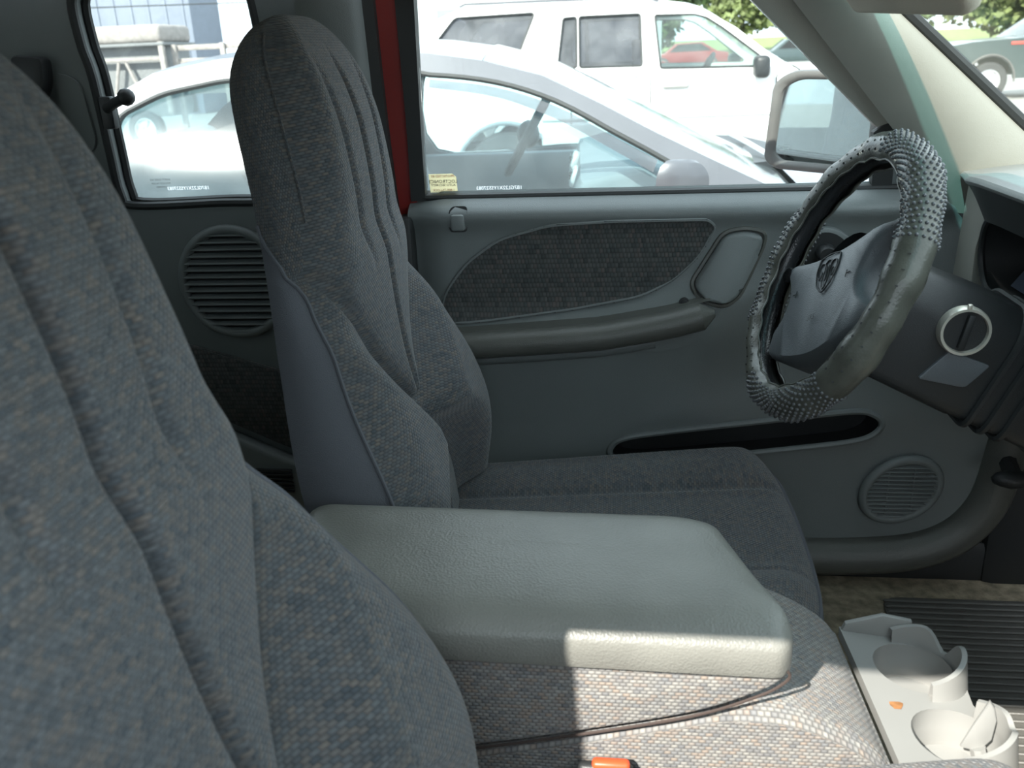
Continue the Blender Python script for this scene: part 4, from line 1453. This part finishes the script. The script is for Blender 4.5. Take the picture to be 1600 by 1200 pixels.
def make_car(name, label, cat, cx, cy, hw, hr, body, arches, wr_, z0, belt, roof, cab, wins, paint, glassmats, ws_idx, rw_idx, detail=True, power=1.3, group=None, zr=None):
    """side profiles in (x, z) with world x; the near side (towards -y) is at cy-hw"""
    root = thing(name, label, cat, (cx, cy, 0), group)
    zr = zr or max(p[1] for p in roof)
    def ys(z):
        t = min(1, max(0, (z-belt)/(zr-belt)))
        lo = 0.10*max(0, (0.55-z))**1.5 if z < 0.55 else 0
        return hw-(hw-hr)*t**power-lo
    # lower body
    top = body
    arc = []
    for (ax, rad) in sorted(arches, reverse=True):
        arc += [(ax+rad*math.cos(R(a)), max(z0, wr_+rad*math.sin(R(a)))) for a in range(-20, 201, 20)]
    outer = [(p[0], p[1]-0.0) for p in top]+[(top[-1][0], z0)]+arc+[(top[0][0], z0)]
    for sg in (-1, 1):
        M().plate(outer, [], lambda x, z: V((x, cy+sg*ys(z), z)), (0, -sg*0.03, 0)).build('body_side', paint, root, sharp=30)
    # lids over the body between the two sides, left open under the cabin
    def lid_piece(seg, nm):
        m = M()
        N = 10
        for p in seg:
            for k in range(N+1):
                u = 2*k/N-1
                m.v.append(V((p[0], cy+u*ys(p[1]), p[1]+0.05*(1-u*u)-0.02*0)))
        for i in range(len(seg)-1):
            for k in range(N):
                a = i*(N+1)+k
                m.f.append((a, a+1, a+N+2, a+N+1))
        m.build(nm, paint, root)
    fr_ = [p for p in top if p[0] >= cab[1]]
    rr_ = [p for p in top if p[0] <= cab[0]]
    if len(fr_) > 1:
        lid_piece(fr_+[(fr_[-1][0]-0.02, z0)], 'hood')
    if len(rr_) > 1:
        lid_piece([(rr_[0][0]+0.02, z0)]+rr_, 'tail')
    M().box(((top[0][0]+top[-1][0])/2, cy, z0+0.06), (top[-1][0]-top[0][0]-0.5, hw*1.4, 0.06)).build('underbody', 'dark', root)
    # greenhouse sides
    gout = [p for p in roof]
    for sg in (-1, 1):
        M().plate(gout, [wn for wn, _ in wins], lambda x, z: V((x, cy+sg*ys(z), z)), (0, -sg*0.035, 0)).build('cab_side', paint, root, sharp=30)
        for wn, gm_ in wins:
            zs = [p[1] for p in wn]
            c2 = (sum(p[0] for p in wn)/len(wn), sum(p[1] for p in wn)/len(wn))
            # ring-filled pane so that the glass curves with the side
            m = M()
            n_ = len(wn)
            rings = [1.0, 0.8, 0.6, 0.4, 0.2]
            for k in rings:
                for p in wn:
                    x, z = lerp(c2[0], p[0], k), lerp(c2[1], p[1], k)
                    m.v.append(V((x, cy+sg*(ys(z)-0.014), z)))
            m.v.append(V((c2[0], cy+sg*(ys(c2[1])-0.014), c2[1])))
            for k in range(len(rings)-1):
                for i in range(n_):
                    m.f.append((k*n_+i, k*n_+(i+1) % n_, (k+1)*n_+(i+1) % n_, (k+1)*n_+i))
            for i in range(n_):
                m.f.append(((len(rings)-1)*n_+i, (len(rings)-1)*n_+(i+1) % n_, len(rings)*n_))
            m.build('side_window', gm_, root, sharp=60)
            M().tube([V((p[0], cy+sg*(ys(p[1])+0.001), p[1])) for p in wn], 0.009, 6, closed=True).build('window_trim', 'rubber', root)
    def ribbon(seg, nm, mt, crown=0.045, inset=0.0):
        m = M()
        N = 12
        for p in seg:
            for k in range(N+1):
                u = 2*k/N-1
                m.v.append(V((p[0], cy+u*(ys(p[1])-inset), p[1]+crown*(1-u*u))))
        for i in range(len(seg)-1):
            for k in range(N):
                a = i*(N+1)+k
                m.f.append((a, a+1, a+N+2, a+N+1))
        m.build(nm, mt, root)
    ribbon(roof[rw_idx[1]:ws_idx[0]+1], 'roof', paint)
    ribbon(roof[ws_idx[0]:ws_idx[1]+1], 'windshield', glassmats[0], 0.05, 0.02)
    ribbon(roof[rw_idx[0]:rw_idx[1]+1], 'rear_window', glassmats[1], 0.03, 0.02)
    for (ax, rad) in arches:
        for sg in (-1, 1):
            wheel(root, (ax, cy+sg*(hw-0.12), wr_), wr_, 0.22, sg)
    return root, ys

# ------------------------------------------------------------------ grey sedan beside the truck
SC_Y, SHW, SHR = 2.87, 0.87, 0.65
roofS = [(-2.25, 0.94), (-2.10, 1.05), (-1.90, 1.205), (-1.713, 1.311), (-1.579, 1.378), (-1.357, 1.412), (-1.0, 1.425), (-0.675, 1.402), (-0.504, 1.374), (-0.315, 1.323), (-0.131, 1.233), (0.027, 1.149), (0.218, 1.055), (0.367, 0.985), (0.47, 0.945)]
winF = smooth_loop([(-0.90, 1.345), (-0.669, 1.338), (-0.458, 1.308), (-0.271, 1.246), (-0.09, 1.149), (0.046, 1.074), (0.11, 1.030), (0.10, 0.965), (-0.30, 0.955), (-0.90, 0.955)], 4)
winF = [(p[0], p[1]) for p in winF]
winR = [(p[0], p[1]) for p in round_poly([(-0.99, 0.955), (-1.62, 0.975), (-1.70, 1.10), (-1.69, 1.25), (-1.542, 1.314), (-1.345, 1.346), (-0.99, 1.352)], 0.04, 3)]
bodyS = [(-3.05, 0.55), (-3.02, 0.86), (-2.9, 0.93), (-2.5, 0.95), (-2.0, 0.945), (-1.0, 0.935), (0.0, 0.935), (0.35, 0.955), (0.48, 0.955), (0.8, 0.935), (1.2, 0.86), (1.5, 0.74), (1.62, 0.58), (1.60, 0.40)]
sedan, sys_ = make_car('sedan', 'silver-grey sedan parked right beside the driver door', 'car', -0.7, SC_Y, SHW, SHR, bodyS,
                       [(0.75, 0.37), (-1.95, 0.37)], 0.32, 0.20, 0.92, roofS, (-2.3, 0.40), [(winF, 'car_glass'), (winR, 'car_glass')], 'silver', ('car_glass', 'car_glass'), (8, 14), (0, 4), power=1.3, zr=1.40)
sedan.rotation_euler.z = R(3.2)
# wet-look visor strip, mirror, cowl, wipers, steering wheel, dash, seats
dv = along([(-0.669, 1.326), (-0.458, 1.294), (-0.271, 1.232), (-0.09, 1.136), (0.035, 1.070)], 5)
dv2 = along([(-0.669, 1.302), (-0.458, 1.266), (-0.271, 1.196), (-0.09, 1.098), (0.02, 1.035)], 5)
m = M()
k = len(dv)
for p in dv+dv2:
    m.v.append(V((p[0], SC_Y-sys_(p[1])-0.012-(0.010 if p in dv2 else 0), p[1])))
m.f += [(i, i+1, k+i+1, k+i) for i in range(k-1)]
m.build('rain_visor', 'suv_glass', sedan)
mm = M()
mo = round_poly([(-0.085, -0.055), (0.085, -0.060), (0.095, 0.01), (0.05, 0.058), (-0.05, 0.062), (-0.085, 0.02)], 0.03, 4)
n = len(mo)
for (kk, h) in ((0.0, 0.0), (0.9, 0.0), (1.0, -0.015), (1.0, -0.07), (0.85, -0.12), (0.5, -0.145), (0.0, -0.15)):
    for p in mo:
        mm.v.append(V((0.075-h*0.35+p[0]*kk*0.75, 1.90+p[0]*kk*0.35+h*0.1-0.0, 1.025+p[1]*kk)))
for kk in range(6):
    for i in range(n):
        mm.f.append((kk*n+i, kk*n+(i+1) % n, (kk+1)*n+(i+1) % n, (kk+1)*n+i))
mm.build('door_mirror', 'silver', sedan)
M().box((0.10, 1.99, 0.95), (0.05, 0.12, 0.03), bev=0.01).build('mirror_stalk', 'dark', sedan)
# interior
def car_wheel(parent, c, n_, r, nm='steering_wheel'):
    n_ = V(n_).normalized()
    a = V((0, 1, 0))
    b = n_.cross(a)
    M().tube([V(c)+a*(r*math.cos(2*math.pi*k/36))+b*(r*math.sin(2*math.pi*k/36)) for k in range(36)], 0.018, 8, closed=True).build(nm, 'dark', parent)
    w_ = M()
    for k in range(3):
        t = math.pi/2*(2*k+1) if k < 2 else math.pi
        w_.tube([V(c), V(c)+a*(r*math.cos(t))+b*(r*math.sin(t))], 0.02, 8, sx=0.5)
    w_.blob(c, (0.05, 0.07, 0.06))
    w_.build('wheel_hub', 'dark', parent)
car_wheel(sedan, (-0.42, 3.20, 1.06), (-0.85, 0, 0.5), 0.185)
m = M()
m.prism([V((-0.20, 2.15, 1.00)), V((0.0, 2.15, 1.04)), V((0.40, 2.15, 0.96)), V((0.40, 2.15, 0.60)), V((-0.12, 2.15, 0.62)), V((-0.24, 2.15, 0.86))], (0, 1.44, 0), bev=0.03, seg=3)
m.build('dash', 'interior', sedan)
for (y, z) in ((2.78, 0.93), (3.02, 0.96)):
    v_ = M().box((-0.222, y, z), (0.03, 0.13, 0.075), Matrix.Rotation(R(20), 3, 'Y'), bev=0.012)
    v_ = v_.build('dash_vent', 'alloy', sedan)
    for q in range(3):
        M().box((-0.238, y, z-0.02+0.02*q), (0.01, 0.10, 0.011), Matrix.Rotation(R(20), 3, 'Y')).build('vent_slot', 'darker', v_)
for (x, y) in ((-0.85, 2.50), (-0.85, 3.22)):
    s_ = M()
    s_.box((x+0.22, y, 0.58), (0.50, 0.48, 0.18), bev=0.06, seg=3)
    s_.box((x-0.12, y, 0.86), (0.16, 0.46, 0.60), Matrix.Rotation(R(-16), 3, 'Y'), bev=0.06, seg=3)
    s_.box((x-0.24, y, 1.20), (0.10, 0.26, 0.17), Matrix.Rotation(R(-10), 3, 'Y'), bev=0.04, seg=3)
    s_.build('front_seat', 'interior', sedan)
s_ = M()
s_.box((-1.62, 2.87, 0.60), (0.5, 1.3, 0.2), bev=0.06, seg=3)
s_.box((-1.90, 2.87, 0.86), (0.2, 1.3, 0.55), Matrix.Rotation(R(-22), 3, 'Y'), bev=0.06, seg=3)
s_.build('rear_bench', 'interior', sedan)
M().box((-0.65, SC_Y, 0.36), (2.9, 1.5, 0.06)).build('cabin_floor', 'dark', sedan)
for sg in (-1, 1):
    M().box((-0.75, SC_Y+sg*0.80, 0.72), (2.6, 0.06, 0.44), bev=0.02).build('door_card', 'interior', sedan)
# cowl grille and wipers
m = M()
m.prism([V((p[0], p[1], 0.985)) for p in round_poly([(0.36, 2.35), (0.50, 2.45), (0.58, 2.9), (0.50, 3.35), (0.36, 3.42), (0.44, 2.9)], 0.05, 4)], (0, 0, 0.025))
m.build('cowl', 'dark', sedan)
for y0 in (2.45, 2.95):
    M().tube([(0.46, y0, 1.02), (0.42, y0+0.25, 1.045), (0.36, y0+0.45, 1.075)], 0.010, 6).build('wiper', 'alloy', sedan)
M().box((-0.82, 1.985, 0.80), (0.20, 0.03, 0.03), bev=0.01).build('door_handle', 'silver', sedan)

# ------------------------------------------------------------------ white SUV
UY, UHW, UHR = 7.98, 0.90, 0.72
roofU = [(-1.83, 1.16), (-1.79, 1.32), (-1.71, 1.58), (-1.63, 1.665), (-1.50, 1.715), (-1.203, 1.745), (-0.562, 1.745), (0.272, 1.712), (0.45, 1.685), (0.579, 1.645), (0.833, 1.50), (1.087, 1.305), (1.264, 1.195), (1.33, 1.16)]
uq = [(p[0], p[1]) for p in round_poly([(-1.66, 1.37), (-1.63, 1.49), (-1.47, 1.672), (-0.80, 1.682), (-0.965, 1.29), (-1.60, 1.30)], 0.03, 3)]
ur0 = [(p[0], p[1]) for p in round_poly([(-0.595, 1.26), (-0.60, 1.31), (-0.562, 1.63), (-0.455, 1.635), (-0.45, 1.245)], 0.02, 3)]
ur = [(p[0], p[1]) for p in round_poly([(-0.425, 1.245), (-0.43, 1.636), (0.066, 1.636), (0.085, 1.24)], 0.02, 3)]
uf = [(p[0], p[1]) for p in round_poly([(0.185, 1.622), (0.50, 1.614), (0.60, 1.585), (0.732, 1.50), (1.10, 1.222), (1.08, 1.20), (0.235, 1.215)], 0.02, 3)]
bodyU = [(-1.95, 0.55), (-1.93, 0.72), (-1.86, 0.75), (-1.84, 1.15), (-1.5, 1.17), (0.0, 1.15), (1.2, 1.16), (1.36, 1.15), (1.9, 1.09), (2.4, 1.02), (2.62, 0.92), (2.68, 0.70), (2.66, 0.45)]
suv, uys = make_car('suv', 'white four-door sport utility vehicle parked beyond the sedan', 'car', 0.4, UY, UHW, UHR, bodyU,
                    [(-1.06, 0.44), (1.78, 0.44)], 0.375, 0.30, 1.14, roofU, (-1.8, 1.30), [(uq, 'suv_glass'), (ur0, 'suv_glass'), (ur, 'suv_glass'), (uf, 'suv_clear')], 'white', ('suv_clear', 'suv_glass'), (8, 13), (0, 3), power=1.2)
for sg in (-1, 1):
    M().tube([(-1.45, UY+sg*0.62, 1.77), (-1.40, UY+sg*0.62, 1.79), (0.10, UY+sg*0.62, 1.775), (0.22, UY+sg*0.62, 1.74)], 0.018, 8).build('roof_rail', 'silver', suv)
    M().box((0.356, UY+sg*0.915, 1.085), (0.22, 0.03, 0.055), bev=0.02, seg=3).build('door_handle', 'interior_lt', suv)
    M().box((-0.45, UY+sg*0.915, 1.10), (0.22, 0.03, 0.055), bev=0.02, seg=3).build('door_handle', 'interior_lt', suv)
    mmr = M().box((1.02, UY+sg*1.02, 1.20), (0.12, 0.20, 0.17), bev=0.04, seg=3)
    mmr.build('door_mirror', 'dark', suv)
    M().box((0.35, UY+sg*0.905, 0.66), (2.2, 0.03, 0.26), bev=0.012).build('side_cladding', 'interior_lt', suv)
    for xx in (0.155, -0.50, 1.16):
        M().box((xx, UY+sg*0.9025, 0.93), (0.008, 0.006, 0.42)).build('door_gap', 'dark', suv)
    M().box((0.35, UY+sg*0.907, 0.836), (2.2, 0.02, 0.02), bev=0.006).build('side_moulding', 'interior_lt', suv)
    # dark arch lips
    for ax in (-1.06, 1.78):
        M().tube([(ax+0.45*math.cos(R(a)), UY+sg*0.90, 0.375+0.45*math.sin(R(a))) for a in range(0, 181, 12)], 0.02, 8).build('arch_lip', 'interior', suv)
car_wheel(suv, (0.66, 8.30, 1.13), (-0.85, 0, 0.5), 0.19)
M().prism([V((0.80, 7.25, 1.10)), V((0.95, 7.25, 1.16)), V((1.25, 7.25, 1.12)), V((1.25, 7.25, 0.7)), V((0.85, 7.25, 0.7))], (0, 1.46, 0), bev=0.02).build('dash', 'interior', suv)
for (x, y) in ((0.15, 7.6), (0.15, 8.36), (-0.75, 7.98)):
    s_ = M()
    wd = 0.5 if x > 0 else 1.3
    s_.box((x, y, 1.0), (0.16, wd, 0.62), Matrix.Rotation(R(-14), 3, 'Y'), bev=0.06, seg=3)
    s_.box((x-0.1, y, 1.36), (0.10, wd*0.55, 0.18), bev=0.04, seg=3)
    s_.build('seat_row', 'interior', suv)
M().box((-0.2, UY, 0.50), (3.0, 1.5, 0.06)).build('cabin_floor', 'dark', suv)

# ------------------------------------------------------------------ dark green pickup far ahead, facing left
gt = thing('pickup_truck', 'dark green pickup truck seen through the windshield', 'truck', (9.4, 20.3, 0))
GY = 20.3
def gx(x):          # profile runs nose (x = 0) to tail
    return 6.55+x
gb = [(0.0, 0.45), (-0.02, 0.95), (0.05, 1.10), (0.5, 1.17), (1.55, 1.22), (1.75, 1.24), (3.2, 1.22), (3.25, 1.20), (5.2, 1.20), (5.25, 0.55)]
garc = []
for ax in (4.2, 0.92):
    garc += [(ax+0.47*math.cos(R(a)), max(0.42, 0.40+0.47*math.sin(R(a)))) for a in range(0, 181, 20)]
outer = [(gx(p[0]), p[1]) for p in gb]+[(gx(p[0]), p[1]) for p in garc]
for yy, off in ((GY, 0.03), (GY+1.85, -0.03)):
    M().plate(outer, [], lambda x, z: V((x, yy, z)), (0, off, 0)).build('body_side', 'green', gt)
m = M()
m.grid(lambda u, v: (lambda p: V((gx(p[0]), GY+1.85*v, p[1]+0.03*math.sin(math.pi*v))))((lambda i: V(gb[min(int(i), 8)]).lerp(V(gb[min(int(i), 8)+1]), i-min(int(i), 8)))(u*9)), 36, 6)
m.build('hood', 'green', gt)
gcab = [(1.55, 1.22), (2.35, 1.76), (3.1, 1.78), (3.25, 1.20)]
gwin = [(1.85, 1.27), (2.42, 1.68), (3.0, 1.69), (3.08, 1.27)]
for yy, off in ((GY+0.05, 0.03), (GY+1.80, -0.03)):
    M().plate([(gx(p[0]), p[1]) for p in gcab], [[(gx(p[0]), p[1]) for p in gwin]], lambda x, z: V((x, yy+(0.15*(z-1.2) if yy < GY+1 else -0.15*(z-1.2)), z)), (0, off, 0)).build('cab_side', 'green', gt)
    M().plate([(gx(p[0]), p[1]) for p in gwin], [], lambda x, z: V((x, yy+(0.15*(z-1.2) if yy < GY+1 else -0.15*(z-1.2)), z)), (0, off*0.3, 0)).build('side_window', 'suv_glass', gt)
for a_, b_, nm, mt in ((0, 1, 'windshield', 'suv_clear'), (1, 2, 'roof', 'green'), (2, 3, 'rear_window', 'suv_glass')):
    m = M()
    m.grid(lambda u, v: V((gx(lerp(gcab[a_][0], gcab[b_][0], u)), GY+0.08+1.69*v, lerp(gcab[a_][1], gcab[b_][1], u)+0.04*math.sin(math.pi*v))), 6, 6)
    m.build(nm, mt, gt)
M().tube([(gx(0.92)+0.50*math.cos(R(a)), GY-0.01, 0.40+0.50*math.sin(R(a))) for a in range(-5, 186, 10)], 0.022, 8).build('arch_lip', 'housing', gt)
for ax in (0.92, 4.2):
    for yy, sg in ((GY+0.10, -1), (GY+1.75, 1)):
        wheel(gt, (gx(ax), yy, 0.38), 0.38, 0.24, sg)
M().box((gx(0.02), GY-0.01, 0.99), (0.16, 0.05, 0.10), bev=0.015).build('marker_lamp', 'amber', gt)
M().box((gx(1.42), GY-0.012, 1.12), (0.30, 0.02, 0.06), bev=0.008).build('fender_badge', 'badge', gt)
M().box((gx(1.72), GY-0.012, 1.14), (0.22, 0.02, 0.05), bev=0.008).build('fender_script', 'alloy', gt)
M().box((gx(-0.08), GY+0.92, 0.62), (0.18, 1.85, 0.24), bev=0.05, seg=3).build('bumper', 'housing', gt)

# ------------------------------------------------------------------ small far cars near the grass bank
far_specs = [('dark sedan far away beside the white vehicle hood', 'green', 7.9, 46.0), ('dark red hatchback far away behind the white vehicle roof', 'red', 3.0, 52.0), ('pale grey car far off beyond the dark pickup', 'silver', 19.0, 48.0)]
for lb, pt_, x, y in far_specs:
    far = thing('distant_car', lb, 'car', (x, y, 0), 'cars at the far side of the lot')
    pf = [(0, .35), (0.02, .75), (0.9, .9), (1.5, 1.38), (2.9, 1.42), (3.7, .95), (4.3, .85), (4.35, .35)]
    M().prism([V((x-2.1+p[0], y, p[1])) for p in pf], (0, 1.7, 0), bev=0.06).build('body', pt_, far)
    wf_ = [(1.15, .95), (1.6, 1.32), (2.8, 1.35), (3.4, .97)]
    M().prism([V((x-2.1+p[0], y-0.012, p[1])) for p in wf_], (0, 0.02, 0)).build('side_glass', 'darker', far)
    for ax in (0.8, 3.4):
        wheel(far, (x-2.1+ax, y+0.08, 0.34), 0.34, 0.22, -1)

# ------------------------------------------------------------------ trees
def leaves(m, c, rad, nleaf, size, rng):
    for _ in range(nleaf):
        d = V((rng.gauss(0, 1), rng.gauss(0, 1), rng.gauss(0, 1))).normalized()
        rr = rng.random()**0.33
        p = V(c)+V((d.x*rad[0], d.y*rad[1], d.z*rad[2]))*rr*(0.85+0.3*noise.noise(d*2.3+V(c)))
        a = V((rng.gauss(0, 1), rng.gauss(0, 1), rng.gauss(0, 1))).normalized()
        b = a.cross(V((rng.gauss(0, 1), rng.gauss(0, 1), rng.gauss(0, 1)))).normalized()
        s = size*(0.6+0.8*rng.random())
        m.add([p-a*s, p+b*s*0.6, p+a*s, p-b*s*0.6], [(0, 1, 2, 3)])

tree_specs = [('broad leafy tree above the white vehicle windshield', 1.2, 66, 9.0, 4.2, 'leaf'), ('yellow-green tree between the white vehicle and the windshield pillar', 8.6, 78, 10.0, 4.4, 'leaf2'),
              ('dark leafy tree seen low beside the pillar', 13.2, 66, 9.5, 4.2, 'leaf'), ('tall green tree behind the dark pickup hood', 20.0, 78, 11.0, 4.6, 'leaf'),
              ('pale green tree behind the dark pickup windshield', 24.5, 66, 9.0, 4.4, 'leaf2'), ('green tree at the right edge beyond the dark pickup', 34.0, 78, 11, 5.0, 'leaf')]
for i, (lb, x, y, h, r_, lf) in enumerate(tree_specs):
    rng = random.Random(40+i)
    t = thing('tree', lb, 'tree', (x, y, 0.6), 'trees beyond the lot')
    M().tube([(x, y, 0.0), (x+0.15, y, h*0.25), (x-0.1, y+0.1, h*0.55)], lambda q: 0.32-0.2*q, 8).build('trunk', 'bark', t)
    m = M()
    for k in range(7):
        c = (x+rng.uniform(-.55, .55)*r_, y+rng.uniform(-.4, .4)*r_, h*rng.uniform(0.22, 0.78))
        leaves(m, c, (r_*0.62, r_*0.55, h*0.20), 520, 0.30, rng)
    m.build('foliage', lf, t, recalc=False)

# ------------------------------------------------------------------ buildings, trailer, fence, wire on the left
b1 = thing('warehouse', 'blue-grey clad building filling the top of the quarter window', 'building', (-17.5, 26, 0))
M().box((-19.0, 27.0, 3.2), (12.6, 2.0, 6.4), bev=0.02).build('wall', 'wall', b1)
for i in range(24):
    M().box((-25.1+0.53*i, 25.985, 3.2), (0.05, 0.03, 6.3)).build('cladding_rib', 'wall', b1)
M().box((-19.0, 27.0, 6.5), (12.9, 2.4, 0.2), bev=0.03).build('roof', 'wall_l', b1)
b2 = thing('pale_building', 'pale low building beyond the fence and the silver car', 'building', (-6.5, 32, 0))
M().box((-6.0, 33.0, 2.7), (14.0, 2.0, 5.4), bev=0.02).build('wall', 'wall_l', b2)
for i in range(7):
    M().box((-11.8+1.9*i, 31.98, 2.3), (1.1, 0.04, 1.0), bev=0.01).build('window', 'wall', b2)
M().box((-6.0, 33.0, 5.5), (14.4, 2.4, 0.2), bev=0.03).build('roof', 'wall', b2)
tr_ = thing('cargo_trailer', 'pale box trailer with a screened side behind the silver car', 'trailer', (-9.3, 15.5, 0))
M().box((-9.35, 15.6, 1.93), (2.5, 1.2, 0.30), bev=0.08, seg=3).build('roof_box', 'wood', tr_)
M().box((-9.35, 15.6, 1.76), (2.6, 1.25, 0.05), bev=0.01).build('roof_edge', 'mesh', tr_)
M().box((-9.35, 15.65, 1.15), (2.4, 1.0, 1.2), bev=0.02).build('screen_side', 'mesh', tr_)
M().box((-8.12, 15.03, 1.2), (0.09, 0.09, 1.2), bev=0.01).build('corner_post', 'wood', tr_)
M().box((-9.3, 15.03, 1.52), (2.4, 0.07, 0.06), bev=0.01).build('side_rail', 'wood', tr_)
for x0, x1 in ((-8.95, -9.1), (-8.82, -8.62)):
    M().tube([(x0, 15.02, 1.48), (x1, 15.02, 0.95)], 0.03, 8).build('brace', 'wood', tr_)
for xx in (-9.9, -8.7):
    wheel(tr_, (xx, 15.15, 0.33), 0.33, 0.2, -1)
fe = thing('rail_fence', 'weathered post and rail fence right of the box trailer', 'fence', (-6.4, 15.3, 0))
for z in (1.68, 1.46):
    M().box((-6.1, 15.3, z), (3.9, 0.05, 0.09), bev=0.01).build('rail', 'wood', fe)
M().box((-6.1, 15.34, 1.15), (3.9, 0.02, 0.5), bev=0.004).build('rail', 'mesh', fe)
for x in (-8.0, -7.1, -6.2, -5.3, -4.4):
    M().box((x, 15.26, 0.87), (0.09, 0.09, 1.74), bev=0.012).build('post', 'wood', fe)
wi = M().tube([(-16, 20, 2.80), (-12.1, 20, 2.70), (-8.3, 20, 2.64), (-3.0, 20, 2.62)], 0.014, 6)
tag(wi.build('overhead_wire', 'dark'), 'thin dark overhead wire crossing the top of the quarter window', 'wire')
shp = thing('shop_front', 'pale blue shop building peeking over the white vehicle tail', 'building', (-3.2, 40, 0))
M().box((-2.4, 41, 2.0), (6.5, 2.0, 4.0), bev=0.02).build('wall', 'wall_l', shp)
M().box((-2.4, 39.9, 3.3), (6.6, 0.3, 0.5), bev=0.02).build('fascia', mat('blue_fascia', (0.12, 0.34, 0.62), 0.5), shp)
for i in range(5):
    M().box((-4.9+1.25*i, 39.98, 1.7), (0.9, 0.06, 1.6), bev=0.01).build('window', 'wall', shp)
